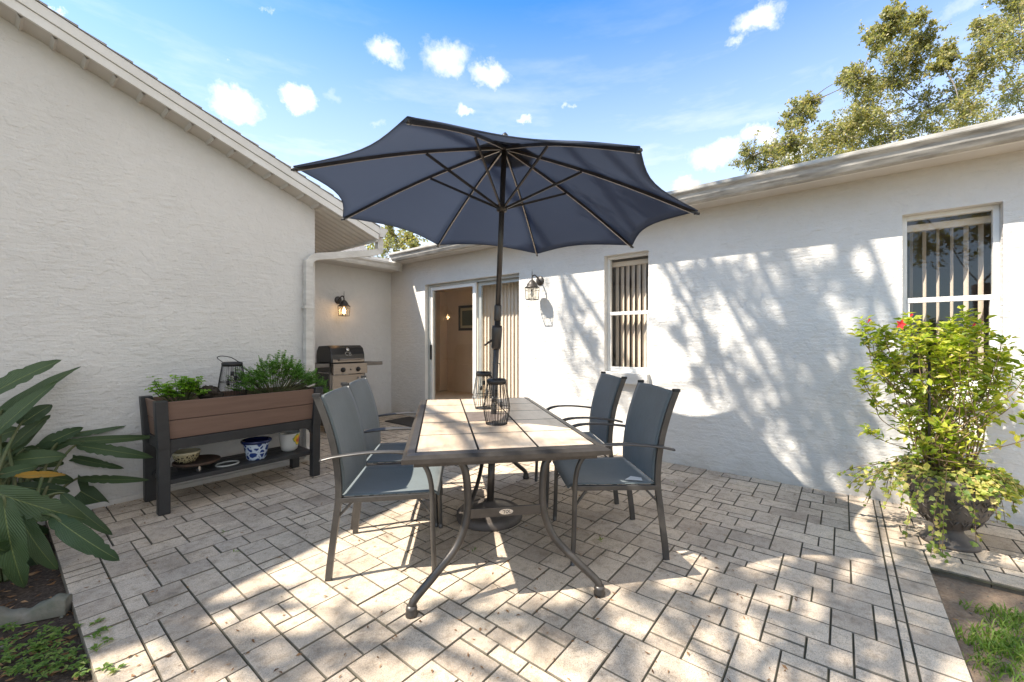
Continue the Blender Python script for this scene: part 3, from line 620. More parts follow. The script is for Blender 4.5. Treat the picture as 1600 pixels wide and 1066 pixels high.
# ------------------------------------------------------------------ wall lanterns
def wall_lantern(loc, rz_, lit, label):
    """local: wall at x=0, lamp projects along +x"""
    t = empty('wall_lantern', loc, rz_); tag(t, label, 'wall lamp', 'coach lanterns on the house walls')
    m_ = MB(); m_.lathe([(.0,0),(.058,0),(.058,.008),(.045,.018),(.0,.024)],(0,0,0),20); 
    o = m_.build('back_plate',M['bronze'],t); o.rotation_euler=(0,PI/2,0); o.location=(.0005,0,.0)
    m_ = MB(); m_.tube(spline([(.015,0,0),(.06,0,.035),(.12,0,.055),(.165,0,.03),(.17,0,-.015)],6),.009,8); m_.tube([(.17,0,.03),(.17,0,.085),(.172,0,.125)],[.006,.004,.002],6); m_.build('arm',M['bronze'],t)
    m_ = MB(); c=(.17,0,0)
    m_.lathe([(.012,-.005),(.03,-.02),(.055,-.05),(.070,-.085),(.088,-.095),(.088,-.104),(.0,-.104)],c,4 if False else 24); m_.build('hood',M['bronze'],t)
    m_ = MB(); hw=.056; zb,zt=-.245,-.104
    for sx_ in (-1,1):
        for sy_ in (-1,1): m_.bar((c[0]+sx_*hw*1.12,sy_*hw*1.12,zt),(c[0]+sx_*hw*.95,sy_*hw*.95,zb),.006,.006)
    for k in range(4):
        a=[(1,1),(1,-1),(-1,-1),(-1,1)][k]; b2=[(1,-1),(-1,-1),(-1,1),(1,1)][k]
        m_.bar((c[0]+a[0]*hw*.95,a[1]*hw*.95,zb),(c[0]+b2[0]*hw*.95,b2[1]*hw*.95,zb),.008,.008); m_.bar((c[0]+a[0]*hw*1.08,a[1]*hw*1.08,zt-.03),(c[0]+b2[0]*hw*1.08,b2[1]*hw*1.08,zt-.03),.003,.003)
        mid=((a[0]+b2[0])/2,(a[1]+b2[1])/2); m_.bar((c[0]+mid[0]*hw*1.1,mid[1]*hw*1.1,zt),(c[0]+mid[0]*hw*.95,mid[1]*hw*.95,zb),.003,.003)
    m_.build('cage',M['bronze'],t)
    m_ = MB()
    for k in range(4):
        a=[(1,1),(1,-1),(-1,-1),(-1,1)][k]; b2=[(1,-1),(-1,-1),(-1,1),(1,1)][k]; u=hw*1.08; d=hw*.92
        m_.quad([(c[0]+a[0]*u,a[1]*u,zt),(c[0]+b2[0]*u,b2[1]*u,zt),(c[0]+b2[0]*d,b2[1]*d,zb),(c[0]+a[0]*d,a[1]*d,zb)])
    m_.build('pane',M['lampglass'],t)
    m_ = MB(); m_.lathe([(.0,-.215),(.012,-.21),(.021,-.19),(.021,-.17),(.012,-.145),(.010,-.12),(.0,-.12)],c,14); m_.build('bulb',M['bulb_lit'] if lit else M['bulb'],t)
    if lit:
        l = bpy.data.lights.new('lantern_bulb_light','POINT'); l.energy=.5; l.color=(1,.55,.25); l.shadow_soft_size=.02; lo=bpy.data.objects.new('lantern_bulb_light',l); C.objects.link(lo); lo.parent=t; lo.location=(c[0]+.03,0,-.175)
    return t
wall_lantern((XW,2.935,1.965), PI, False, 'unlit bronze coach lantern on the sunlit wall between sliding door and narrow window')
wall_lantern((3.30,YB,1.84), -PI/2, True, 'lit bronze coach lantern glowing on the shaded recess wall above the grill')

# ------------------------------------------------------------------ dining table
TD = Vector((.664,.748,0)); TA = math.atan2(TD.y,TD.x)
table = empty('patio_table',(2.070,1.852,0),TA); tag(table,'rectangular patio dining table with beige stone tile top and curved dark metal legs','table')
LX,LY = .905,.482                                    # half length, half width
m_ = MB(); prof=[(0,0,.683),(0,0,.703),(.022,.022,.716),(.055,.055,.720),(.055,.055,.706)]
for i in range(len(prof)-1):
    a,b=prof[i],prof[i+1]
    for k in range(4):
        s1=[(-1,-1),(1,-1),(1,1),(-1,1)][k]; s2=[(1,-1),(1,1),(-1,1),(-1,-1)][k]
        m_.quad([(s1[0]*(LX-a[0]),s1[1]*(LY-a[1]),a[2]),(s2[0]*(LX-a[0]),s2[1]*(LY-a[1]),a[2]),(s2[0]*(LX-b[0]),s2[1]*(LY-b[1]),b[2]),(s1[0]*(LX-b[0]),s1[1]*(LY-b[1]),b[2])])
m_.quad([(-LX,-LY,.683),(-LX,LY,.683),(LX,LY,.683),(LX,-LY,.683)]); m_.quad([(-LX+.055,-LY+.055,.7065),(LX-.055,-LY+.055,.7065),(LX-.055,LY-.055,.7065),(-LX+.055,LY-.055,.7065)])
m_.box((-LX+.05,-LY+.05,.655),(LX-.05,-LY+.075,.6829)); m_.box((-LX+.05,LY-.075,.655),(LX-.05,LY-.05,.6829)); m_.box((-LX+.05,-LY+.075,.655),(-LX+.075,LY-.075,.6829)); m_.box((LX-.075,-LY+.075,.655),(LX-.05,LY-.075,.6829))
m_.build('top_frame',M['bronze'],table)
m_ = MB(); tw=(2*(LX-.058))/5; th=(2*(LY-.058))/3; dk=MB()
for i in range(5):
    for j in range(3):
        x=-LX+.058+i*tw; y=-LY+.058+j*th; q = dk if (i==2 and j==1) else m_
        b=len(q.v); e=.0035
        for ins,zz in ((e,.707),(e,.7185),(e+.002,.7205)):
            for a_,b_ in ((0,0),(1,0),(1,1),(0,1)): q.v.append((x+ins+(tw-2*ins)*a_, y+ins+(th-2*ins)*b_, zz))
        q.cur=1
        for k in (0,1):
            for c_ in range(4): d_=(c_+1)%4; q.face((b+k*4+c_,b+k*4+d_,b+k*4+4+d_,b+k*4+4+c_))
        q.cur=0; q.face((b+8,b+9,b+10,b+11))
m_.build('tile_top',[M['tile'],M['bronze']],table)
o=dk.build('centre_tile',[M['tile_dark'],M['bronze']],table); o['label']='dark centre tile around the umbrella pole'
for sx_ in (-1,1):
    for sy_ in (-1,1):
        m_ = MB(); lx=sx_*(LX-.17)
        pts=[(lx-sx_*.00,sy_*.27,.668),(lx+sx_*.01,sy_*.205,.62),(lx+sx_*.02,sy_*.185,.50),(lx+sx_*.03,sy_*.19,.38),(lx+sx_*.05,sy_*.235,.26),(lx+sx_*.09,sy_*.34,.15),(lx+sx_*.12,sy_*.425,.07),(lx+sx_*.125,sy_*.44,.035)]
        pts=[(p[0],p[1]*1.0,p[2]) for p in pts]; sp=spline(pts,7); m_.tube(sp,.0185,12)
        lg=m_.build('leg',M['bronze'],table)
        ft=MB(); e=pts[-1]; ft.lathe([(.0,0),(.027,0),(.029,.012),(.024,.022),(.026,.032),(.022,.045),(.0,.05)],(e[0],e[1],0),16); ft.build('foot',M['bronze'],lg)
for sx_ in (-1,1):
    m_=MB(); lx=sx_*(LX-.17)+sx_*.03; m_.box((lx-.006,-.192,.372),(lx+.006,.192,.417)); st=m_.build('cross_bar',M['bronze'],table,.002)
    if sx_<0:
        m_=MB(); n=24; b=len(m_.v); 
        m_.v+=[(lx-.0085,.034*math.cos(2*PI*k/n),.395+.0135*math.sin(2*PI*k/n)) for k in range(n)]+[(lx-.006,.036*math.cos(2*PI*k/n),.395+.0155*math.sin(2*PI*k/n)) for k in range(n)]
        m_.face(tuple(range(n))[::-1]); 
        for k in range(n): m_.face((k,(k+1)%n,n+(k+1)%n,n+k))
        em=m_.build('emblem',M['chrome'],st)
        m_=MB(); 
        for pl in ([(-.018,.006),(-.006,.008),(-.010,-.008)],[(.002,-.007),(-.002,.002),(.006,.008),(.012,.003),(.008,-.005),(.002,-.007)],[(.016,.007),(.014,-.003),(.021,-.006)]):
            m_.tube([(lx-.0092,-y_,.395+z_) for y_,z_ in pl],.0013,5)
        m_.build('lettering',M['black'],em)
m_=MB(); m_.tube(spline([(-.70,.17,.40),(-.5,.10,.50),(-.1,.02,.63),(.02,.0,.64)],6),.011,8); m_.tube(spline([(.70,-.17,.40),(.5,-.10,.50),(.1,-.02,.63),(-.02,-.0,.64)],6),.011,8); m_.tube([(-.02,-.37,.62),(-.02,.37,.62)],.004,6); m_.build('brace',M['bronze'],table)

# ------------------------------------------------------------------ chairs
def make_chair():
    t=empty('patio_chair'); W=.262
    def back_x(z): return -.222-.02*((z-.43)/.25) if z<.62 else -.237-.105*((z-.62)/.31)**1.15
    for s in (-1,1):
        m_=MB(); y=s*W
        pr=[(-.272,0),(-.262,.10),(-.236,.30),(-.222,.42),(-.224,.52),(-.236,.62),(-.256,.72),(-.292,.84),(-.332,.945)]
        sp=spline([(a,y,b) for a,b in pr],5)
        base=len(m_.v); n=len(sp)                      # flat oval rectangular tube
        for i,p in enumerate(sp):
            tt=(sp[min(i+1,n-1)]-sp[max(i-1,0)]).normalized(); u=tt.cross(Vector((0,1,0))).normalized()
            for a,b in ((-1,-1),(1,-1),(1,1),(-1,1)): m_.v.append(tuple(p+u*a*.0155+Vector((0,b*.0105,0))))
        for i in range(n-1):
            for k in range(4): k2=(k+1)%4; m_.face((base+i*4+k,base+i*4+k2,base+(i+1)*4+k2,base+(i+1)*4+k))
        m_.face((base,base+1,base+2,base+3)); e=base+(n-1)*4; m_.face((e+3,e+2,e+1,e)); m_.build('back_leg',M['chairframe'],t)
        m_=MB(); yo=s*(W+.022)                          # arm sweeping down into the front leg
        sp=spline([(-.305,yo,.618),(-.22,yo,.636),(-.05,yo,.652),(.09,yo,.648),(.165,yo,.62),(.218,yo,.565),(.243,yo,.49),(.25,yo,.40),(.255,yo,.2),(.262,yo,0)],6)
        ar=[p for p in sp]; n=len(ar); base=len(m_.v)
        for i,p in enumerate(ar):
            tt=(ar[min(i+1,n-1)]-ar[max(i-1,0)]).normalized(); u=tt.cross(Vector((0,1,0))).normalized(); k_=max(0,min(1,(p.x-.05)/.12)) if p.z>.5 else 1
            hw=.021*(1-k_)+.0125*k_; ht=.007*(1-k_)+.0125*k_
            for q in range(8):
                an=2*PI*(q+.5)/8; m_.v.append(tuple(p+Vector((0,1,0))*math.cos(an)*hw*1.08+u*math.sin(an)*ht*1.08))
        for i in range(n-1):
            for q in range(8): q2=(q+1)%8; m_.face((base+i*8+q,base+i*8+q2,base+(i+1)*8+q2,base+(i+1)*8+q),True)
        m_.face(tuple(base+q for q in range(8))); m_.face(tuple(base+(n-1)*8+q for q in range(8))[::-1])
        m_.build('armrest',M['chairframe'],t)
        m_=MB(); m_.bar((-.235,y,.405),(.262,y,.412),.022,.026); m_.bar((-.245,y-s*.0,.30),(-.15,y-s*.02,.40),.012,.012); m_.bar((.252,y,.30),(.17,y-s*.02,.40),.012,.012); m_.box((.235,min(y,yo),.40),(.26,max(y,yo),.415)); m_.build('side_rail',M['chairframe'],t,.002)
    for (x_,z_) in ((-.225,.40),(.245,.398),(-.325,.93)): m_=MB(); m_.tube([(x_,-W,z_),(x_,W,z_)],.009,8); m_.build('cross_bar',M['chairframe'],t)
    hw=W-.006
    def seat(u,v):
        x=-.212+.497*u; y=(2*v-1)*hw; sag=-.018*math.sin(PI*min(1,u*1.0))*(1-(2*v-1)**2); z=.424+.006*u+sag-(.022*max(0,(u-.9)/.1)**2)
        if abs(2*v-1)>.97: z+=.004
        return (x,y,z)
    m_=MB(); m_.grid(seat,20,14); o=m_.build('seat',M['sling'],t); k=o.modifiers.new('t','SOLIDIFY'); k.thickness=.006; k.offset=-1
    bz=[(-.2075,.435),(-.208,.52),(-.220,.62),(-.240,.72),(-.276,.84),(-.316,.935)]
    bs=spline([Vector((a,0,b)) for a,b in bz],5)
    def back(u,v):
        f_=u*(len(bs)-1); i=min(int(f_),len(bs)-2); p=bs[i].lerp(bs[i+1],f_-i); s_=(2*v-1); bow=-.016*(1-s_*s_)*math.sin(PI*u)
        top=.010*(1-s_*s_)*u**6
        return (p.x+bow,s_*hw,p.z+top)
    m_=MB(); m_.grid(back,24,12); o=m_.build('backrest',M['sling'],t); k=o.modifiers.new('t','SOLIDIFY'); k.thickness=.006
    for s in (-1,1): m_=MB(); m_.box((-.348,s*W-.013,.936),(-.312,s*W+.013,.952)); m_.build('end_cap',M['rubber'],t)
    return t
chair=make_chair()
grp='sling chairs around the dining table'
specs=[((1.455,2.045),-45,'blue grey sling chair at the near left corner of the table'),
       ((1.85,2.48),-45,'blue grey sling chair at the far left of the table before the grill'),
       ((2.365,1.150),132.5,'blue grey sling chair with a white tag on its seat right of the table'),
       ((2.935,1.705),133,'blue grey sling chair standing directly under the narrow window')]
chairs=[]
for i,((x,y),a,lab) in enumerate(specs):
    c_=chair if i==0 else copy_tree(chair); c_.location=(x,y,0); c_.rotation_euler=(0,0,rad(a)); tag(c_,lab,'chair',grp); chairs.append(c_)
m_=MB(); m_.quad([(-.115,.135,.4285),(-.165,.17,.4295),(-.15,.225,.4315),(-.06,.195,.4295)][::-1]); o=m_.build('care_tag',M['white'],chairs[2]); o.modifiers.new('t','SOLIDIFY').thickness=.0008

# ------------------------------------------------------------------ umbrella and its stand
k=.871; UN=Vector((.036,-.053,.998)).normalized(); UC=Vector((2.438*k,2.058*k,CAMH+.96*k)); UR=1.404*k; PH=2.764
ua=Vector((0,1,0)).cross(UN).normalized(); ub=UN.cross(ua)
apex=UC+UN*.495
base_p=Vector((2.16,1.917,0)); pd=(apex-base_p)
def pole_at(z): return base_p+pd*(z/pd.z)
umb=empty('patio_umbrella',(base_p.x,base_p.y,0)); tag(umb,'open navy blue market umbrella with eight ribs and crank pole rising through the table','umbrella')
def ul(p): return Vector(p)-Vector((base_p.x,base_p.y,0))
def ub_(mb,name,m,parent=None,bevel=0):
    mb.v=[tuple(ul(v)) for v in mb.v]; return mb.build(name,m,parent or umb,bevel)
m_=MB(); m_.tube([pole_at(.13),pole_at(1.40)],.0200,16); m_.tube([pole_at(1.36),apex-UN*.02],.0185,16); ub_(m_,'pole',M['pole'])
m_=MB(); m_.tube([pole_at(1.355),pole_at(1.37),pole_at(1.455),pole_at(1.465)],[.022,.025,.025,.021],16); ub_(m_,'collar',M['pole'])
m_=MB(); m_.tube([pole_at(1.165),pole_at(1.175),pole_at(1.30),pole_at(1.325)],[.026,.034,.038,.034],16,sy=.9); hs=ub_(m_,'crank_housing',M['pole'])
m_=MB(); a_=pole_at(1.225)-R*.03; m_.tube([a_,a_-R*.03-UP*.018],.008,8); m_.tube([a_-R*.028-UP*.017,a_-R*.052-UP*.035],.0065,8); ub_(m_,'crank_handle',M['pole'],hs)
tips=[UC+(ua*math.cos(PH-i*PI/4)+ub*math.sin(PH-i*PI/4))*UR for i in range(8)]
hub=apex-UN*.035; runner=pole_at(2.115)
def ribp(i,t):                                       # slightly bowed rib
    return hub.lerp(tips[i%8],t)+UN*.028*math.sin(PI*t)
def can(i,u,t):                                      # panel i, u across, t outwards
    edge=1-.085*math.sin(PI*u)*1.0
    tt=t*(1+(edge-1)*t)
    a=ribp(i,tt); b=ribp(i+1,tt); p=a.lerp(b,u); ctr=hub.lerp(UC,0)
    return p+UN*(.010-.028*math.sin(PI*u)*t)
m_=MB()
for i in range(8): m_.grid(lambda a,b,i=i: can(i,b,.05+.95*a),16,10)
cp=ub_(m_,'canopy',M['canopy']); s_=cp.modifiers.new('t','SOLIDIFY'); s_.thickness=.0015
m_=MB()                                              # hem piping
for i in range(8): m_.tube([can(i,j/10,1.0) for j in range(11)],.0035,5,cap=False)
ub_(m_,'hem',M['canopy'],cp)
m_=MB()                                              # raised vent
for i in range(8):
    m_.grid(lambda a,b,i=i: (ribp(i,.17*a).lerp(ribp(i+1,.17*a),b)+UN*(.045-.022*a*a-.012*math.sin(PI*b)*a)),6,4)
vt=ub_(m_,'vent_cover',M['canopy']); vt.modifiers.new('t','SOLIDIFY').thickness=.0015
m_=MB(); m_.tube([apex-UN*.05,apex+UN*.02,apex+UN*.045,apex+UN*.06],[.026,.026,.020,.006],14); ub_(m_,'finial',M['black'])
m_=MB(); m_.tube([hub-UN*.03,hub+UN*.005],.034,16); ub_(m_,'hub',M['black'])
pdn=pd.normalized(); m_=MB(); m_.tube([runner-pdn*.03,runner-pdn*.022,runner+pdn*.012,runner+pdn*.02],[.026,.036,.036,.03],18); ub_(m_,'runner',M['pole'])
for i in range(8):
    m_=MB(); n=8
    for j in range(n):
        m_.cur=0; m_.bar(ribp(i,j/n)-UN*.008,ribp(i,(j+1)/n)-UN*.008,.011,.018,UN)
        m_.cur=1; m_.bar(ribp(i,j/n)-UN*.0185,ribp(i,(j+1)/n)-UN*.0185,.0075,.0028,UN)
    rb=ub_(m_,'rib',[M['chairframe'],M['ribedge']])
    m_=MB(); p=ribp(i,.43)-UN*.02; dr=(tips[i]-UC).normalized(); m_.bar(runner+dr*.03,p,.010,.015,UN); ub_(m_,'strut',M['chairframe'],rb)
    m_=MB(); tp=ribp(i,1.0); m_.tube([tp-dr*.02-UN*.006,tp+dr*.012-UN*.008],.008,8); ub_(m_,'tip_cap',M['black'],rb)

stand=empty('umbrella_stand',(base_p.x,base_p.y,0)); tag(stand,'round dark resin umbrella base with upright tube beneath the table','umbrella base')
m_=MB(); m_.lathe([(.0,0),(.225,0),(.228,.012),(.226,.040),(.214,.052),(.198,.055),(.192,.050),(.15,.066),(.09,.084),(.045,.10),(.036,.118),(.0,.12)],(0,0,0),56); m_.build('base_disc',M['urn'],stand)
m_=MB(); m_.tube([ul(pole_at(.10)),ul(pole_at(.43))],.0245,16); sb=m_.build('tube',M['bronze'],stand)
m_=MB(); m_.tube([ul(pole_at(.40)),ul(pole_at(.475))],.0275,16); m_.build('collar',M['bronze'],stand)
m_=MB(); p=ul(pole_at(.445)); m_.tube([p-R*.02-F*.02,p-F*.065],.007,8); m_.tube([p-F*.055,p-F*.075],.016,10); m_.build('knob',M['black'],stand)

# ------------------------------------------------------------------ wire lanterns
def wire_lantern(loc,prof,nw,label,rot,handle,ntop,tall):
    t=empty('wire_lantern',loc,rot); tag(t,label,'lantern','black wire lanterns')
    m_=MB()
    for i in range(nw):
        a=2*PI*i/nw; m_.tube([(r*math.cos(a),r*math.sin(a),z) for r,z in prof],.0016,4)
    for (r,z) in (prof[0],prof[len(prof)//2]):
        m_.tube([(r*math.cos(2*PI*q/24),r*math.sin(2*PI*q/24),z) for q in range(25)],.0022,5,cap=False)
    m_.build('cage',M['black'],t)
    r1,z1=prof[-1]
    m_=MB(); m_.lathe([(r1-.012,z1-.002),(r1+.003,z1-.012),(r1+.004,z1+.012),(r1-.006,z1+.02),(.02,z1+.021),(.0,z1+.02)],(0,0,0),28,cap=False); m_.build('top_ring',M['black'],t)
    m_=MB(); m_.lathe([(.0,0),(prof[0][0],0),(prof[0][0],.006),(.0,.006)],(0,0,0),28); m_.build('base',M['black'],t)
    m_=MB(); m_.tube(spline(handle,5),.0028,6); m_.build('handle',M['black'],t)
    for q,(x,y,l) in enumerate(((.02,.012,.05),(-.026,.01,.085),(.004,-.028,.12))):
        m_=MB(); m_.tube([(x,y,z1),(x,y,z1-l)],.0015,4); m_.tube([(x,y,z1-l),(x,y,z1-l-.03)],.010,10); bl=m_.build('bulb_holder',M['black'],t)
        m_=MB(); m_.lathe([(0,-.075),(.010,-.07),(.017,-.05),(.013,-.03),(.008,-.02),(0,-.02)],(x,y,z1-l-.01),12); m_.build('bulb',M['lampglass'],bl)
    return t
pf=[(.062,.0),(.073,.05),(.081,.10),(.068,.18),(.056,.252)]
hz=[(-.052,0,.26),(-.052,0,.30),(-.050,0,.35),(-.04,0,.362),(.04,0,.362),(.05,0,.35),(.052,0,.30),(.052,0,.26)]
hz2=[(.0,.056,.26),(.02,.056,.29),(.07,.05,.315),(.10,0,.325),(.07,-.05,.315),(.02,-.056,.29),(.0,-.056,.26)]
wire_lantern((1.905,1.634,.7212),pf,26,'black wire lantern with its handle upright, front one on the table before the umbrella pole',rad(-52)+rad(70),hz,3,True)
wire_lantern((2.285,2.085,.7212),pf,26,'black wire lantern behind the umbrella pole on the tiled table',rad(10),[(.0,.056,.26),(-.01,.05,.268),(-.05,.03,.275),(-.06,0,.277),(-.05,-.03,.275),(-.01,-.05,.268),(0,-.056,.26)],3,True)

# ------------------------------------------------------------------ planter
PX0,PX1,PY0,PY1=.735,1.872,3.72,4.185
planter=empty('raised_planter',((PX0+PX1)/2,(PY0+PY1)/2,0)); tag(planter,'raised brown board planter box on charcoal legs with lower shelf against the gable wall','planter')
pc_=Vector(((PX0+PX1)/2,(PY0+PY1)/2,0)); hx=(PX1-PX0)/2; hy=(PY1-PY0)/2
for s in (-1,1):
    m_=MB()
    for (za,zb) in ((.520,.652),(.656,.788)):
        def fx(z): return s*(hy-.030+.02*(z-.5)/.29)
        ya,yb=fx(za),fx(zb); t_=.018*s
        v=[(-hx+.05,ya,za),(hx-.05,ya,za),(hx-.05,yb,zb),(-hx+.05,yb,zb)]; v2=[(a,b-t_,c) for a,b,c in v]
        n=len(m_.v); m_.v+=v+v2
        for q in ((0,1,2,3),(7,6,5,4),(0,4,5,1),(3,2,6,7),(0,3,7,4),(1,5,6,2)): m_.face(tuple(n+i for i in q))
    m_.build('long_panel',M['board'],planter,.003)
    m_=MB()
    for (za,zb) in ((.520,.652),(.656,.788)):
        def fx(z): return s*(hx-.030+.03*(z-.5)/.29)
        ya,yb=fx(za),fx(zb); t_=.018*s
        v=[(ya,-hy+.05,za),(ya,hy-.05,za),(yb,hy-.05,zb),(yb,-hy+.05,zb)]; v2=[(a-t_,b,c) for a,b,c in v]
        n=len(m_.v); m_.v+=v+v2
        for q in ((0,1,2,3),(7,6,5,4),(0,4,5,1),(3,2,6,7),(0,3,7,4),(1,5,6,2)): m_.face(tuple(n+i for i in q))
    m_.build('end_panel',M['board'],planter,.003)
for sx_ in (-1,1):
    for sy_ in (-1,1):
        m_=MB(); 
        def ring(z): 
            o_=.018*max(0,(z-.4))/.4; x=sx_*(hx-.032+o_*1.2); y=sy_*(hy-.032+o_*.8); w_=.036 if z>.45 else .034
            return [(x-w_,y-w_,z),(x+w_,y-w_,z),(x+w_,y+w_,z),(x-w_,y+w_,z)]
        zs=[0,.45,.47,.50,.80]; b=0
        for z in zs: m_.v+=ring(z)
        for i in range(len(zs)-1):
            for q in range(4): q2=(q+1)%4; m_.face((i*4+q,i*4+q2,i*4+4+q2,i*4+4+q))
        m_.face((3,2,1,0)); e=(len(zs)-1)*4; m_.face((e,e+1,e+2,e+3)); m_.build('leg',M['pframe'],planter,.006)
m_=MB()
for s in (-1,1):
    m_.box((-hx+.066,s*(hy-.034)-.020,.445),(hx-.066,s*(hy-.034)+.020,.517)); 
    m_.box((s*(hx-.034)-.018,-hy+.067,.445),(s*(hx-.034)+.018,hy-.067,.517))
    for q in (-1,1):
        c0=s*(hy-.034); x0=q*(hx-.067)
        v=[(x0,c0-.018,.445),(x0,c0+.018,.445),(x0-q*.05,c0-.018,.445),(x0-q*.05,c0+.018,.445),(x0-q*.012,c0-.018,.415),(x0-q*.012,c0+.018,.415),(x0,c0-.018,.385),(x0,c0+.018,.385)]
        n=len(m_.v); m_.v+=v; 
        for f_ in ((0,2,4,6),(7,5,3,1),(2,3,5,4),(4,5,7,6)): m_.face(tuple(n+i for i in f_))
m_.build('apron',M['pframe'],planter,.003)
m_=MB()
for q in range(4):
    ya=-hy+.03+q*(2*hy-.06)/4; m_.box((-hx+.04,ya+.002,.195),(hx-.04,ya+(2*hy-.06)/4-.002,.228))
m_.build('shelf',M['pframe'],planter,.003)
m_=MB(); m_.grid(lambda u,v:(-hx+.05+(2*hx-.1)*u,-hy+.055+(2*hy-.11)*v,.745+.012*math.sin(u*31)*math.cos(v*9)),40,12); m_.build('potting_soil',M['compost'],planter)

# --- leaf tools
def leaf_quad(mb, p, d, n, l, w_, fold=.25):
    """pointed leaf, 4 triangles folded on the midrib"""
    d=d.normalized(); s=d.cross(n)
    if s.length<1e-4: s=d.cross(Vector((1,0,0)))
    s.normalize(); n=s.cross(d)
    b=len(mb.v); up=n*w_*fold
    mb.v+=[tuple(p),tuple(p+d*l*.45+s*w_*.5+up),tuple(p+d*l*.5-n*l*.02),tuple(p+d*l*.45-s*w_*.5+up),tuple(p+d*l-n*l*.10)]
    mb.face((b,b+1,b+2)); mb.face((b+1,b+4,b+2)); mb.face((b,b+2,b+3)); mb.face((b+2,b+4,b+3))
def rv(r,s=1): 
    while True:
        v=Vector((r.uniform(-1,1),r.uniform(-1,1),r.uniform(-1,1)))
        if 0<v.length<1: return v*s
def feather(mb,st,p,d,r,size,nl):                    # a frond of small lobed leaflets (parsley-like)
    d=d.normalized(); end=p+d*size
    side=d.cross(UP).normalized() if abs(d.z)<.98 else Vector((1,0,0))
    for i in range(nl):
        t=.35+.65*i/(nl-1) if nl>1 else 1; q=p.lerp(end,t)
        for s in (-1,1):
            dd=(d*.5+side*s*.9+rv(r,.35)).normalized(); l=size*.24*(1.15-t*.4)
            leaf_quad(mb,q,dd,UP+rv(r,.5),l,l*.8); leaf_quad(mb,q,(dd+d*.8).normalized(),UP+rv(r,.5),l*.8,l*.7); leaf_quad(mb,q+dd*l*.5,(dd-d*.7).normalized(),UP+rv(r,.5),l*.7,l*.65)
    leaf_quad(mb,end,d,UP,size*.15,size*.09)
def bushy(name,label,cat,org,stems,r,mleaf,fn):
    t=empty(name,org); tag(t,label,cat); lf=MB(); st=MB()
    for (dx,dy,h,sp) in stems:
        top=Vector((dx,dy,h)); b=Vector((dx*.35,dy*.35,0)); mid=b.lerp(top,.5)+Vector((dx*.1,dy*.1,h*.12)); pts=spline([b,mid,top],5); st.tube(pts,[.0025]*len(pts),5)
        fn(lf,pts,r,sp)
    lf.build('foliage',mleaf,t); st.build('stem',M['stem'],t); return t
r_=random.Random(21)
def pfn(lf,pts,r,sp):
    for i in range(5):
        p=pts[-1-i*1]; d=(pts[-1]-pts[0]).normalized()+rv(r,1.0); d.z=abs(d.z)*.5+.15; feather(lf,None,p,d,r,r.uniform(.055,.085),5)
stems=[]
for i in range(110):
    x=r_.uniform(-.30,.36); hmax=.28-.20*abs((x-.02)/.36)**1.6; stems.append((x,r_.uniform(-.17,.14),r_.uniform(.35,1)*hmax+.0,1))
for i in range(9): stems.append((.36+r_.uniform(0,.08),r_.uniform(-.17,.05),r_.uniform(-.03,.08),1))
pp_=bushy('parsley_plant','lush feathery green herb filling the right end of the planter','plant',(1.57,3.95,.75),stems,r_,M['parsley'],pfn)
def hfn(lf,pts,r,sp):
    for i in range(6):
        p=pts[-1-i%5]; d=rv(r,1); d.z=abs(d.z)*.3; d.normalize(); q=p+d*r.uniform(.0,.035)
        for k in range(5):
            a=2*PI*k/5; dd=Vector((math.cos(a),math.sin(a),r.uniform(-.2,.3))); leaf_quad(lf,q,dd,UP+rv(r,.3),.027,.027,.1)
stems=[(r_.uniform(-.13,.13),r_.uniform(-.12,.10),r_.uniform(.05,.15),1) for i in range(40)]+[(.08,.02,.13,1),(-.14,-.03,.12,1),(-.17,-.1,.10,1)]
cp_=bushy('celery_plant','small bright green leafy herb at the left end of the planter','plant',(.905,3.93,.75),stems,r_,M['herb'],hfn)
pp_.scale=(1,1,1.15); cp_.scale=(1.12,1.12,1.3)
# tipped root ball in the planter
m_=MB()
def clod(u,v):
    th=2*PI*u; ph=PI*v; r0=1+.18*math.sin(5*th+3*ph)+.12*math.sin(9*ph+2*th); return (.085*r0*math.sin(ph)*math.cos(th),.06*r0*math.sin(ph)*math.sin(th),.055*r0*math.cos(ph))
m_.grid(clod,28,16); o=m_.build('root_ball',M['compost']); o.location=(1.085,3.90,.80); o.rotation_euler=(0,.5,0); tag(o,'dry brown root ball lying in the planter between bright herb and wire lantern','root ball')
wl_=wire_lantern((1.245,3.93,.752),[(.094,0),(.09,.06),(.083,.12),(.074,.18),(.064,.245)],30,'taller tapered black wire lantern standing in the planter soil between the herbs',rad(-140),[(.0,.062,.26),(.03,.06,.27),(.09,.05,.30),(.115,0,.312),(.09,-.05,.30),(.03,-.06,.27),(.0,-.062,.26)],3,False)

wl_.scale=(1.1,1.1,1.12)
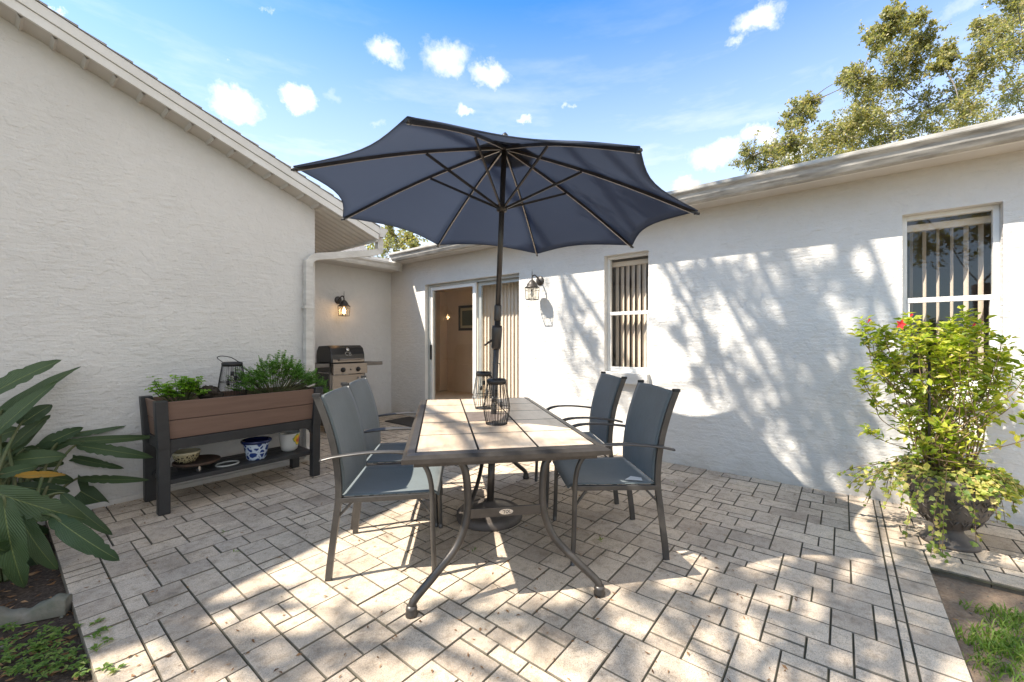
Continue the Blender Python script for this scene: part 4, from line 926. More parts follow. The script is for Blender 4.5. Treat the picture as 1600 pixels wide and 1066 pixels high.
# things on the shelf
SZ=.2285
t=empty('wheeled_plant_caddy',(1.005,3.93,SZ)); tag(t,'rusty round wheeled plant caddy on the planter shelf holding the patterned bowl','plant caddy')
m_=MB(); m_.lathe([(.0,.050),(.145,.050),(.152,.056),(.152,.068),(.145,.072),(.135,.060),(.0,.060)],(0,0,0),40); m_.build('tray',M['caddy'],t)
for a in (20,140,262):
    x,y=.118*math.cos(rad(a)),.118*math.sin(rad(a)); m_=MB(); m_.tube([(x,y-.009,.020),(x,y+.009,.020)],.020,14); wl=m_.build('wheel',M['rubber'],t); m_=MB(); m_.box((x-.006,y-.014,.02),(x+.006,y-.010,.0495)); m_.box((x-.006,y+.010,.02),(x+.006,y+.014,.0495)); m_.tube([(x,y-.016,.02),(x,y+.016,.02)],.006,8); m_.build('bracket',M['chrome'],wl)
t=empty('patterned_bowl',(.945,3.95,SZ+.060)); tag(t,'small cream rimmed bowl with dark speckled pattern on the plant caddy','bowl')
m_=MB(); m_.lathe([(.0,0),(.045,0),(.06,.008),(.082,.045),(.086,.068)],(0,0,0),36,cap=False); m_.build('bowl_body',M['bowl'],t)
m_=MB(); m_.lathe([(.086,.068),(.089,.085),(.084,.088),(.080,.070),(.055,.015),(.0,.010)],(0,0,0),36,cap=False); m_.build('rim',M['cream'],t)
m_=MB(); m_.tube([(.078*math.cos(2*PI*q/32),.052*math.sin(2*PI*q/32),.012+.004*math.sin(2*PI*q/32)) for q in range(33)],.007,6,cap=False); o=m_.build('plastic_ring',M['disc']); o.location=(1.19,3.86,SZ-.004); tag(o,'flat pale oval ring lying on the planter shelf beside the blue pot','ring')
t=empty('blue_flower_pot',(1.405,3.875,SZ)); tag(t,'blue and white painted ceramic pot with dark cobalt rim on the planter shelf','flower pot')
m_=MB(); m_.lathe([(.0,0),(.068,0),(.073,.012),(.082,.06),(.097,.135)],(0,0,0),40,cap=False); m_.build('pot_body',M['bluepot'],t)
m_=MB(); m_.lathe([(.0972,.135),(.112,.142),(.115,.152),(.112,.162),(.102,.164),(.095,.155),(.078,.05),(.0,.045)],(0,0,0),40,cap=False); m_.build('rim',M['bluerim'],t)
t=empty('white_flower_pot',(1.70,3.94,SZ)); tag(t,'white ceramic pot painted with yellow and red flowers on the planter shelf','flower pot')
m_=MB(); m_.lathe([(.0,0),(.052,0),(.055,.006),(.066,.012),(.073,.05),(.087,.15),(.090,.158),(.084,.160),(.079,.148),(.066,.05),(.0,.045)],(0,0,0),40,cap=False); m_.build('pot_body',M['whitepot'],t)

# ------------------------------------------------------------------ grill
grill=empty('gas_grill',(3.04,5.46,0)); tag(grill,'black and stainless gas grill with side shelves in the recess under the lit lantern','grill')
gw,gd=.245,.215
m_=MB()
prof=[(-.20,.925),(-.205,1.02),(-.19,1.085),(-.14,1.150),(.10,1.160),(.165,1.125),(.20,1.04),(.21,.925)]     # (y toward back negative), front is -y below
pr=[(-y,z) for y,z in prof]
n=len(pr); 
for sx_ in (-gw,gw):
    for (y,z) in pr: m_.v.append((sx_,y,z))
m_.face(tuple(range(n))); m_.face(tuple(range(n,2*n))[::-1])
for i in range(n): j=(i+1)%n; m_.face((i,i+n,j+n,j))
lid=m_.build('lid',M['grillpaint'],grill,.010)
m_=MB(); m_.box((-gw+.015,-.222,.935),(gw-.015,-.2125,.975)); m_.build('lid_trim',M['steel'],lid,.002)
m_=MB(); m_.tube(spline([(-.15,-.214,.965),(-.15,-.255,.972),(-.13,-.262,.975),(.13,-.262,.975),(.15,-.255,.972),(.15,-.214,.965)],4),.011,8); m_.build('handle',M['steel'],lid)
def text_mesh(s,size,ext,name,m,parent,loc,rot):
    cu=bpy.data.curves.new('txt','FONT'); cu.body=s; cu.size=size; cu.extrude=ext; cu.align_x='CENTER'; cu.align_y='CENTER'
    tmp=bpy.data.objects.new('txt',cu); C.objects.link(tmp); bpy.context.view_layer.update()
    me=bpy.data.meshes.new_from_object(tmp.evaluated_get(bpy.context.evaluated_depsgraph_get())); bpy.data.objects.remove(tmp); me.materials.clear(); me.materials.append(m)
    o=bpy.data.objects.new(name,me); C.objects.link(o); o.parent=parent; o.location=loc; o.rotation_euler=rot; return o
text_mesh('CB',.075,.002,'badge',M['chrome'],lid,(0,-.196,1.045),(rad(74),0,0))
m_=MB(); m_.lathe([(0,0),(.026,0),(.026,.006),(0,.008)],(0,0,0),20); o=m_.build('gauge',M['chrome'],lid); o.location=(0,-.178,1.105); o.rotation_euler=(rad(58),0,0)
m_=MB(); m_.box((-gw-.005,-.20,.80),(gw+.005,.20,.924)); m_.build('firebox',M['grillpaint'],grill,.004)
m_=MB(); m_.box((-gw+.005,-.252,.775),(gw+.01,-.2005,.918)); cpnl=m_.build('control_panel',M['steel'],grill,.004)
for x in (-.105,.115):
    m_=MB(); m_.lathe([(0,0),(.033,0),(.033,.006),(.022,.010),(.020,.030),(0,.032)],(0,0,0),22); o=m_.build('knob',M['black'],cpnl); o.location=(x,-.252,.835); o.rotation_euler=(PI/2,0,0)
m_=MB(); m_.lathe([(0,0),(.010,0),(.010,.008),(0,.009)],(0,0,0),12); o=m_.build('igniter',M['black'],cpnl); o.location=(.005,-.252,.835); o.rotation_euler=(PI/2,0,0)
for s in (-1,1):
    m_=MB(); x0,x1=sorted((s*(gw+.012),s*(gw+.30))); m_.box((x0,-.17,.885),(x1,.19,.918)); x2,x3=(x0,x1); m_.box((x0+.01,-.20,.875),(x1-.005,-.171,.925)); m_.build('side_shelf',M['greymetal'],grill,.006)
m_=MB()
for sx_ in (-1,1):
    for sy_ in (-1,1): m_.box((sx_*gw-.014,sy_*.18-.014,.055),(sx_*gw+.014,sy_*.18+.014,.799))
m_.box((-gw-.01,-.19,.08),(gw+.01,.19,.10)); m_.build('cart_frame',M['greymetal'],grill,.002)
for q_ in (-1,1): m_=MB(); x0,x1=sorted((q_*(gw+.0145),q_*(gw+.018))); m_.box((x0,-.165,.10),(x1,.165,.79)); m_.build('side_panel',M['grillpaint'],grill)
m_=MB(); m_.box((-gw+.016,-.206,.11),(gw-.016,-.196,.765)); dd=m_.build('door',M['steel'],grill,.003)
m_=MB(); m_.tube([(.14,-.207,.60),(.14,-.225,.60),(.14,-.225,.72),(.14,-.207,.72)],.007,8); m_.build('handle',M['chrome'],dd)
for sx_ in (-1,1):
    m_=MB(); m_.tube([(sx_*(gw+.02)-.014,-.15,.06),(sx_*(gw+.02)+.014,-.15,.06)],.060 if sx_<0 else .045,20); wl=m_.build('wheel',M['rubber'],grill)
    m_=MB(); m_.box((sx_*gw-.012,.168,0),(sx_*gw+.012,.192,.055)); m_.build('foot',M['rubber'],grill)

# doormat
m_=MB(); m_.box((3.72,4.62,.0035),(4.17,5.42,.016)); o=m_.build('door_mat',M['coir'],None,.004); tag(o,'dark coir door mat on the pavers before the sliding door','door mat')

# ------------------------------------------------------------------ urn with climbing vine
UPOS=Vector((3.617,-.503,0)); urn=empty('garden_urn',UPOS); urn.scale=(.86,.86,.98); tag(urn,'dark grey pedestal urn planter standing on pavers before the right hand window','urn')
m_=MB(); m_.lathe([(.0,0),(.150,0),(.152,.018),(.140,.03),(.105,.045),(.075,.075),(.070,.095),(.085,.105),(.12,.125),(.185,.20),(.222,.29),(.235,.36),(.236,.375),(.262,.395),(.272,.41),(.268,.428),(.245,.432),(.232,.42),(.228,.36),(.0,.35)],(0,0,0),56,cap=False); m_.build('bowl',M['urn'],urn)
m_=MB()
for i in range(18):                                  # leaf relief
    a=2*PI*i/18
    for j in range(5):
        z=.15+.035*j; r0=.128+.105*((z-.125)/.2)**.8
        for s in (-1,1):
            p0=Vector((r0*math.cos(a),r0*math.sin(a),z)); a2=a+s*.13; r1=r0+.018; p1=Vector((r1*math.cos(a2),r1*math.sin(a2),z+.03)); m_.tube([p0,p0.lerp(p1,.5)+Vector((math.cos(a),math.sin(a),0))*.006,p1],.0045,5)
    m_.tube([(( .128+.105*((z-.125)/.2)**.8)*math.cos(a),( .128+.105*((z-.125)/.2)**.8)*math.sin(a),z) for z in (.13,.17,.22,.27,.32)],.005,5)
m_.build('leaf_relief',M['urn'],urn)
m_=MB(); m_.lathe([(.225,.395),(.0,.405)],(0,0,0),30,cap=False); m_.build('potting_soil',M['compost'],urn)
vr=random.Random(5)
def lat(x,dp,z): return R*x*.88+F*dp*.9+UP*z
vine=empty('flowering_vine',UPOS+UP*.40); tag(vine,'yellow green climbing vine with red flowers growing up from the urn','vine')
lf=MB(); st=MB()
def in_prof(x,z):                                    # outline seen from the patio
    if z>.93: return -.40<x<.30
    if z>.62: return -.27<x<.22
    return -.34<x<.28
tops=[(-.53,.95),(-.50,.90),(-.36,.93),(-.30,.90),(-.24,.97),(-.17,.88),(-.10,.92),(-.02,.86),(.05,.90),(.12,.95),(.16,1.0),(.22,.90),(.27,.84),(.33,.78),(-.38,.72),(-.30,.66),(.0,.78),(-.12,.70),(.1,.72),(.2,.66),(-.2,.78),(-.33,.82),(.26,.72),(.04,.66),(-.06,.80),(.17,.83),(.39,.70),(.42,.76),(-.5,.62),(-.42,.50),(-.3,.4),(.3,.52),(-.05,.5),(.12,.45),(-.25,.55),(-.32,.30),(-.26,.22),(-.36,.42),(-.20,.34),(-.40,.26),(.30,.38)]
for i,(x,z) in enumerate(tops):
    for rep in range(2 if z>.6 else 1):
        x_=x+vr.uniform(-.07,.06); z_=z-rep*vr.uniform(.02,.12); dp=vr.uniform(-.16,.14)
        bx=vr.uniform(-.12,.12); dp=dp if x>-.48 else .06; pts=[lat(bx,dp*.3,0),lat(bx*1.4+vr.uniform(-.08,.08),dp*.7,z_*.33),lat(x_*.65+vr.uniform(-.10,.10),dp,z_*.66),lat(x_*.95,dp,z_*.9),lat(x_,dp,z_)]
        sp=spline(pts,10); st.tube(sp,[.0035*(1-.6*q/len(sp)) for q in range(len(sp))],5)
        for q in range(5,len(sp)):
            frac=q/len(sp); dens=.55 if frac<.45 else (.85 if frac<.7 else 1.6)
            if z<.66 or x<-.45: dens*=.7
            nl=int(dens)+(vr.random()<dens%1)
            for _ in range(nl):
                p=sp[q]+rv(vr,.040); tdir=(sp[min(q+1,len(sp)-1)]-sp[q-1]).normalized()
                for s in (-1,1):
                    sd=tdir.cross(rv(vr,1)).normalized()*s; d=(sd+tdir*.45+UP*vr.uniform(-.3,.4)).normalized(); l=vr.uniform(.032,.062); leaf_quad(lf,p,d,UP*.9+rv(vr,.7),l,l*.5,.22)
lf.build('foliage',M['vine'],vine); st.build('stem',M['vinestem'],vine)
for (px,py,dp) in ((1406,507,2.42),(1358,500,2.45),(1522,507,2.45),(1534,503,2.5),(1424,492,2.5)):
    m_=MB(); c=P(px,py,dp)-vine.location; sz=.034 if px==1406 else .011
    for q in range(5):
        a=2*PI*q/5; d=R*math.cos(a)+UP*math.sin(a)-F*.35; leaf_quad(m_,c,d,-F,sz,sz*.62,.1)
    m_.tube([c,c+F*.012-UP*.02],[.004,.0015],6); m_.build('flower',M['petal'],vine)
ivy=empty('trailing_ivy',UPOS+UP*.40); tag(ivy,'pale variegated ivy spilling over the rim of the urn','ivy')
lf=MB(); st=MB()
def ivy_leaf(mb,p,d,n,l):
    d=d.normalized(); s=d.cross(n).normalized(); n=s.cross(d); pts=[(0,0),(.25,.48),(.42,.30),(.62,.36),(.72,.17),(1.0,0),(.72,-.17),(.62,-.36),(.42,-.30),(.25,-.48)]
    b=len(mb.v); mb.v.append(tuple(p+d*l*.4-n*l*.05))
    for a,c in pts: mb.v.append(tuple(p+d*l*a+s*l*c+n*(.06*l*abs(c)-.1*l*a*a)))
    for i in range(10): mb.face((b,b+1+i,b+1+(i+1)%10))
for i in range(60):
    a=2*PI*i/60+vr.uniform(-.1,.1); rdir=Vector((math.cos(a),math.sin(a),0)); xl=rdir.dot(R)
    reach=vr.uniform(.05,.30) if abs(xl)<.7 else vr.uniform(.10,.34); drop=vr.uniform(.0,.34) if xl<.3 else vr.uniform(.0,.22)
    if rdir.x>.6: reach*=.5
    fr=rdir.dot(-F); front=fr>.55 and xl>-.55
    if front: reach*=.2; drop*=.12 if i%4 else .9
    if xl>.75: reach*=.7; drop=vr.uniform(.1,.3)
    p0=rdir*.12+UP*.0; pts=[p0,rdir*.205+UP*vr.uniform(.03,.08),rdir*(.235+reach*.55)+UP*(.02-drop*.4),rdir*(.24+reach*.85)+UP*(-drop)]
    sp=spline(pts,8); st.tube(sp,.0018,4)
    for q in range(3,len(sp)):
        for _ in range(1 if vr.random()<.55 else 2):
            d=rv(vr,1)+rdir*.6-UP*.3; l=vr.uniform(.020,.038); ivy_leaf(lf,sp[q]+rv(vr,.018),d,rdir*.5+UP*.6+rv(vr,.5),l)
for i in range(260):
    a=vr.uniform(0,2*PI); q=vr.uniform(0,.21); p=Vector((q*math.cos(a),q*math.sin(a),vr.uniform(.0,.16))); ivy_leaf(lf,p,rv(vr,1),UP+rv(vr,.6),vr.uniform(.022,.036))
lf.build('foliage',M['ivy'],ivy); st.build('stem',M['vinestem'],ivy)
sl_=empty('solar_stake_light',G(1452,540,1.15)*0+P(1452,560,2.36)*1); 
pz=P(1452,536,2.47); sl_.location=(pz.x,pz.y,0); tag(sl_,'black solar garden light poking out of the top of the vine','garden light')
m_=MB(); m_.tube([(0,0,.38),(0,0,pz.z-.03)],.0065,8); m_.build('stake',M['black'],sl_)
m_=MB(); m_.lathe([(0,-.03),(.012,-.03),(.014,-.012),(.042,-.010),(.044,0),(.040,.006),(0,.008)],(0,0,pz.z),24); m_.build('lamp_head',M['black'],sl_)

# ------------------------------------------------------------------ bird of paradise
def uvmesh(name,rows,m,parent):
    """rows: list of leaves, each a grid of (co,u,v)"""
    vs=[];fs=[];uv=[]
    for gr in rows:
        b=len(vs); nr=len(gr); nc=len(gr[0])
        for rr in gr:
            for (co,u,v) in rr: vs.append(tuple(co)); uv.append((u,v))
        for i in range(nr-1):
            for j in range(nc-1): fs.append((b+i*nc+j,b+(i+1)*nc+j,b+(i+1)*nc+j+1,b+i*nc+j+1))
    me=bpy.data.meshes.new(name); me.from_pydata(vs,[],fs); me.materials.append(m); l=me.uv_layers.new(name='UVMap')
    for lp in me.loops: l.data[lp.index].uv=uv[lp.vertex_index]
    for p in me.polygons: p.use_smooth=True
    o=bpy.data.objects.new(name,me); C.objects.link(o); o.parent=parent; return o
bop=empty('paradise_plant',(-.02,3.62,-.03)); tag(bop,'large leaved bird of paradise plant in the bed beside the gable wall','plant')
br=random.Random(11); bl=Vector(bop.location)
def bop_leaf(base,tip,wd,curve,face,seed):
    """base, tip world points; face = rough direction the blade faces"""
    r=random.Random(seed); ax=(tip-base); l=ax.length; d=ax.normalized(); s=d.cross(face).normalized(); n=s.cross(d); gr=[]; nr,nc=22,8; nick=[r.random()<.10 for _ in range(nr+1)]
    for i in range(nr+1):
        t=i/nr; wv=max(.03,math.sin(PI*min(1,t**.8))**.55*(1-.10*t)) if 0<t<1 else .02; row=[]
        c=base+ax*t+n*(-curve*l*4*(t-.5)**2+curve*l)
        for j in range(nc+1):
            q=j/nc*2-1; cup=.22*abs(q)*wd*wv*.5
            wav=.020*math.sin(t*17+seed*2+q*2)*abs(q)*wd*5*.2
            row.append((c+s*(q*wd*.5*wv*(.80 if nick[i] and j in (0,nc) else 1))+n*(cup+wav)-bl,j/nc,t*l*1.6))
        gr.append(row)
    return gr
# (base px,py,depth), (tip px,py,depth), width m, curve, facing mix
LV=[((-30,625,2.45),(97,562,2.75),.155,.03,(-1,-.2,1)),((-25,668,2.5),(126,573,2.95),.12,.03,(-1,-.2,1)),((-30,700,2.4),(90,596,2.65),.115,.03,(-.8,-.3,1)),((0,722,2.5),(73,651,2.7),.11,-.02,(-1,-.5,.6)),
((108,681,2.95),(224,655,3.3),.095,.03,(-.4,-.6,1)),((90,692,2.85),(247,682,3.15),.06,.0,(-.3,-.9,.5)),((118,696,2.9),(240,715,3.1),.085,.06,(-.3,-.6,1)),((100,713,2.95),(194,732,3.1),.06,.03,(0,-1,.5)),
((120,748,2.95),(233,750,3.05),.06,.02,(0,-1,.6)),((70,728,2.95),(172,792,3.1),.16,.09,(-.2,-1,.6)),((-20,765,2.1),(136,812,2.3),.135,.07,(-.5,-.3,1)),((80,805,2.15),(187,876,2.2),.105,.05,(-.3,-.5,1)),
((5,775,2.05),(38,918,2.1),.145,.04,(-.3,-1,.3)),((25,795,2.15),(90,890,2.2),.105,.06,(-.2,-1,.3)),((95,770,2.5),(176,836,2.55),.075,.05,(-.2,-.9,.5)),((-30,600,2.7),(8,565,2.9),.10,.02,(-1,-.3,.6)),
((30,845,2.35),(92,915,2.35),.07,.05,(0,-1,.5)),((-10,745,2.35),(60,728,2.5),.07,.03,(-.6,-.4,1)),((-40,840,1.95),(12,862,2.05),.12,.05,(-.2,-1,.4)),((20,760,2.5),(110,768,2.7),.08,.04,(-.3,-.6,1)),
((60,700,2.8),(130,668,2.95),.10,.02,(-.8,-.5,.6)),((40,690,3.0),(100,676,3.1),.12,.03,(-.8,-.5,.5)),((-30,650,2.7),(70,610,3.0),.13,.03,(-1,-.3,.6)),((0,800,2.4),(60,850,2.4),.10,.05,(0,-1,.4)),((-40,790,2.3),(30,800,2.4),.11,.05,(-.3,-.6,1)),((-50,700,2.6),(30,670,2.7),.14,.03,(-.8,-.5,.6)),((-60,880,2.0),(-5,935,2.0),.13,.06,(0,-1,.4)),((45,740,2.7),(115,752,2.9),.09,.04,(-.3,-.6,1))]
for q in range(30):
    x0=br.uniform(-45,55); y0=br.uniform(640,850); a_=br.uniform(-1.1,.6); l_=br.uniform(60,105); dp=br.uniform(2.5,3.0)
    LV.append(((x0,y0,dp),(x0+l_*math.cos(a_),y0+l_*math.sin(a_)*.8,dp+.15),br.uniform(.07,.12),br.uniform(.02,.08),(br.uniform(-.8,.3),-.6,br.uniform(.3,1))))
rows=[]; st=MB(); root=Vector((-.02,3.62,-.03))
for i,(a,b,wd,cv,fc) in enumerate(LV):
    pa,pb=P(*a),P(*b); fv=Vector((0,0,0))-F*.0+Vector(fc); fv=(fv.normalized()*.55-F*.75+R*.12); rows.append(bop_leaf(pa,pb,wd*1.03,cv,fv.normalized(),i+1))
    rt=root+Vector((br.uniform(-.14,.14),br.uniform(-.22,.16),.0)); mid=rt.lerp(pa,.55)+UP*.10*(1 if pa.z>.3 else .5)
    sp=spline([rt-bl,mid-bl,pa-bl,(pa.lerp(pb,.25))-bl],7); st.tube(sp,[.011-.006*q/len(sp) for q in range(len(sp))],6)
uvmesh('leaves',rows,M['bop'],bop); st.build('stalks',M['stem'],bop)
yl=uvmesh('yellow_leaf',[bop_leaf(P(22,745,2.25),P(103,742,2.45),.06,.02,Vector((-.3,-.7,1)).normalized(),40)],M['bop_yellow'],bop); yl['label']='single yellowed leaf low in the clump'

# scalloped concrete edging
m_=MB(); a=G(-40,985,-.03); b=G(108,955,-.03); d=(b-a).normalized(); nrm=Vector((-d.y,d.x,0)); L_=(b-a).length
n=40
for i in range(n+1):
    t=i/n; h=.062+.018*math.sin(PI*t*2.6+.6)+.004*math.sin(t*31); p=a+d*L_*t
    for s in (-1,1): m_.v+= [tuple(p+nrm*s*.032),tuple(p+nrm*s*.030+UP*(h-.01)),tuple(p+nrm*s*.018+UP*h)]
for i in range(n):
    b0=i*6; b1=b0+6
    for (q,w2) in ((0,1),(1,2),(2,5),(5,4),(4,3)): m_.face((b0+q,b0+w2,b1+w2,b1+q),True)
m_.face((n*6,n*6+1,n*6+2,n*6+5,n*6+4,n*6+3)); m_.face((0,3,4,5,2,1))
o=m_.build('garden_edging',M['concrete']); tag(o,'low mossy scalloped concrete edging between soil bed and weeds','edging')

# ------------------------------------------------------------------ grass, weeds, litter
gr=random.Random(31)
def blades(mb,c,n,rad_,h):
    for i in range(n):
        a=gr.uniform(0,2*PI); q=rad_*math.sqrt(gr.random()); p=Vector((c[0]+q*math.cos(a),c[1]+q*math.sin(a),-.033)); lean=rv(gr,.8); hh=h*gr.uniform(.5,1.2); w_=.0025
        d=Vector((lean.x,lean.y,1)).normalized(); s=d.cross(rv(gr,1)).normalized()*w_; m1=p+d*hh*.55; tip=p+d*hh+Vector((lean.x,lean.y,-.25))*hh*.5
        b=len(mb.v); mb.v+=[tuple(p-s),tuple(p+s),tuple(m1+s*.8),tuple(m1-s*.8),tuple(tip)]; mb.face((b,b+1,b+2,b+3)); mb.face((b+3,b+2,b+4))
mb=MB()
for (px,py,rr,n,h) in ((1590,975,.10,160,.05),(1560,1000,.08,140,.05),(1545,1010,.06,90,.04),(1520,950,.05,40,.03),(1575,960,.05,60,.04),(1590,1040,.13,200,.045),(1550,1050,.08,80,.04),(1495,985,.04,30,.035),(1505,1000,.03,26,.03),(1600,1000,.12,160,.05),(1580,1020,.06,60,.05)):
    c=G(px,py,-.03); blades(mb,c,n,rr,h)
for i in range(70): c=(gr.uniform(.6,2.9),gr.uniform(-3.6,-.55)); blades(mb,c,60,.12,.05)
tag(mb.build('grass',M['grass']),'short patchy grass on the sandy soil right of the paving','grass',kind='stuff')
mb=MB()
for i in range(150):
    px=gr.uniform(0,150); py=gr.uniform(985,1064)
    if px>95+ (py-985)*.7: continue
    c=G(px,py,-.03); h=gr.uniform(.01,.04); n=gr.choice((3,4,5)); a0=gr.uniform(0,6)
    for q in range(n):
        a=a0+2*PI*q/n; leaf_quad(mb,Vector((c.x,c.y,-.03+h)),Vector((math.cos(a),math.sin(a),gr.uniform(-.1,.3))),UP,gr.uniform(.012,.030),.012)
for i in range(260):
    c=(gr.uniform(-1.6,.2),gr.uniform(.2,2.6)); h=gr.uniform(.01,.04)
    for q in range(4):
        a=gr.uniform(0,6.3); leaf_quad(mb,Vector((c[0],c[1],-.03+h)),Vector((math.cos(a),math.sin(a),.1)),UP,gr.uniform(.015,.03),.012)
for (px,py) in ((150,975),(165,985),(148,995),(172,1000),(150,1015),(165,1045),(180,1050),(120,980)):
    c=G(px,py,.0)
    for q in range(7):
        a=gr.uniform(0,6.3); leaf_quad(mb,Vector((c.x+gr.uniform(-.01,.01),c.y+gr.uniform(-.01,.01),.004)),Vector((math.cos(a),math.sin(a),.25)),UP,.03,.013)
tag(mb.build('weeds',M['grass']),'low green weeds growing over the soil left of the paving','weeds',kind='stuff')
mb=MB()
for px,py,n in ((352,832,4),(366,862,3),(940,845,9),(1052,756,3),(742,862,3)):
    for i in range(n):
        c=G(px+gr.uniform(-3,3),py+gr.uniform(-2,2)); a=gr.uniform(0,6.3); leaf_quad(mb,Vector((c.x,c.y,.001)),Vector((math.cos(a),math.sin(a),.5)),UP,.028,.007)
tag(mb.build('joint_weeds',M['grass']),'tiny green sprouts in the paver joints','weeds',kind='stuff')
mb=MB()
def litter(p,sz):
    a=gr.uniform(0,6.3); d=Vector((math.cos(a),math.sin(a),gr.uniform(-.1,.3))); leaf_quad(mb,p+UP*.004,d,UP+rv(gr,.5),sz,sz*gr.uniform(.25,.5),gr.uniform(-.5,.5))
for i in range(330):
    px=gr.uniform(110,1250); py=gr.uniform(735,1062); p=G(px,py); litter(Vector((p.x,p.y,0)),gr.uniform(.010,.028)) if (p.x>.3 and p.x<4.2) else None
for i in range(260): litter(Vector((gr.uniform(-.9,.24),gr.uniform(1.6,2.7),-.030)),gr.uniform(.02,.05))
for i in range(420): litter(Vector((gr.uniform(-.6,.24),gr.uniform(2.3,4.25),-.032)),gr.uniform(.02,.05))
for i in range(90): litter(Vector((gr.uniform(1.6,3.1),gr.uniform(-1.2,-.38),-.032)),gr.uniform(.012,.03))
for i in range(60): litter(Vector((gr.uniform(.4,2.0),gr.uniform(4.0,4.26),0)),gr.uniform(.012,.03))
tag(mb.build('leaf_litter',M['litter']),'scattered dry brown leaves on the pavers and soil','dead leaves',kind='stuff')

mb=MB()
for i in range(260):
    p=Vector((gr.uniform(1.5,3.1),gr.uniform(-1.3,-.38),-.034)) if i<160 else Vector((gr.uniform(-.5,.24),gr.uniform(1.8,3.4),-.034)); r0=gr.uniform(.002,.008)
    mb.lathe([(0,0),(r0,r0*.3),(r0*.8,r0*.9),(0,r0*1.1)],p,6,True,False)
tag(mb.build('gravel',M['concrete']),'tiny pebbles strewn on the bare soil beds','gravel',kind='stuff')

# ------------------------------------------------------------------ trees
def tree(name,label,cat,base,fork,blobs,twigs,per,lsize,seed,trunk_r=.28,group=None,limbs=(),lper=9):
    """blobs: (centre, radius). A limb runs from the fork to each blob, twigs fan out inside it and carry leaf sprays."""
    r=random.Random(seed); t=empty(name,base); tag(t,label,cat,group); b0=Vector(base); br_=MB(); fk=Vector(fork)-b0
    br_.tube(spline([Vector((0,0,-.1)),fk*.35+Vector((r.uniform(-.15,.15),r.uniform(-.15,.15),0)),fk],6),[trunk_r*(1.25-.6*q/12) for q in range(13)],12)
    segs=[]; LP=[];LD=[];LL=[]
    hubs=[fk]
    for c,rd in blobs:
        c=Vector(c)-b0; st_=min(hubs,key=lambda h:(h-c).length+(0 if h is fk else .4)); mid=st_.lerp(c,.5)+rv(r,.07*(c-st_).length)
        n_=st_; ln=(c-st_).length; ra=min(trunk_r*.3,.010+.006*ln); sp=spline([st_,mid,c],5); br_.tube(sp,[ra*(1-.72*q/len(sp)) for q in range(len(sp))],7,cap=False); hubs.append(c)
        for k_ in range(twigs):
            e=c+rv(r,rd); e2=e-c; m2=c+e2*.5+rv(r,.15*rd)
            br_.tube([c,m2,e],[ra*.25,ra*.15,.004],4,cap=False)
            for q in range(3):
                s0=c.lerp(e,r.uniform(.3,1)); e3=s0+rv(r,rd*.38); br_.tube([s0,e3],[.005,.002],3,cap=False)
                for _ in range(per):
                    u=r.random(); p=s0.lerp(e3,u)+rv(r,rd*.10); LP.append(p); LD.append(rv(r,1)); LL.append(lsize*r.uniform(.7,1.3))
    for pl in limbs:
        pl=[Vector(p)-b0 for p in pl]; br_.tube(spline([fk,(fk+pl[0])*.5+UP*.3,pl[0]],5),.03,7,cap=False); sp=spline(pl,7); m=len(sp); br_.tube(sp,[.030*(1-.75*q/m)+.005 for q in range(m)],7,cap=False)
        for q in range(1,m):
            for _ in range(1):
                tdir=(sp[q]-sp[q-1]).normalized(); e=sp[q]+(tdir*.9+rv(r,1.0))*r.uniform(.25,.6); mid=sp[q].lerp(e,.5)+rv(r,.06); br_.tube([sp[q],mid,e],[.009,.006,.003],4,cap=False)
                for _ in range(3):
                    s0=sp[q].lerp(e,r.uniform(.3,1)); e3=s0+(tdir*.5+rv(r,.8))*.2; br_.tube([s0,e3],[.003,.0015],3,cap=False)
                    for _ in range(lper):
                        LP.append(s0.lerp(e3,r.random())+rv(r,.045)); LD.append(rv(r,1)); LL.append(lsize*r.uniform(.5,1.0))
    n=len(LP); Pn=np.array(LP); D=np.array(LD); D/=np.linalg.norm(D,axis=1)[:,None]; rs=np.random.RandomState(seed); X=rs.normal(size=(n,3)); S=np.cross(D,X); S/=np.linalg.norm(S,axis=1)[:,None]; l=np.array(LL)[:,None]
    V=np.stack([Pn,Pn+D*l*.45+S*l*.27,Pn+D*l,Pn+D*l*.45-S*l*.27],1).reshape(-1,3)
    me=bpy.data.meshes.new('crown'); me.vertices.add(4*n); me.vertices.foreach_set('co',V.ravel()); me.loops.add(4*n); me.loops.foreach_set('vertex_index',np.arange(4*n)); me.polygons.add(n); me.polygons.foreach_set('loop_start',np.arange(0,4*n,4)); me.polygons.foreach_set('loop_total',np.full(n,4)); me.materials.append(M['oak']); me.update(calc_edges=True)
    o=bpy.data.objects.new('crown',me); C.objects.link(o); o.parent=t; br_.build('trunk',M['bark'],t); return t
def pb(px,py,rp,dp): return (P(px,py,dp),1.22*rp*dp/FPX)
r1=random.Random(2)
D0=13.0
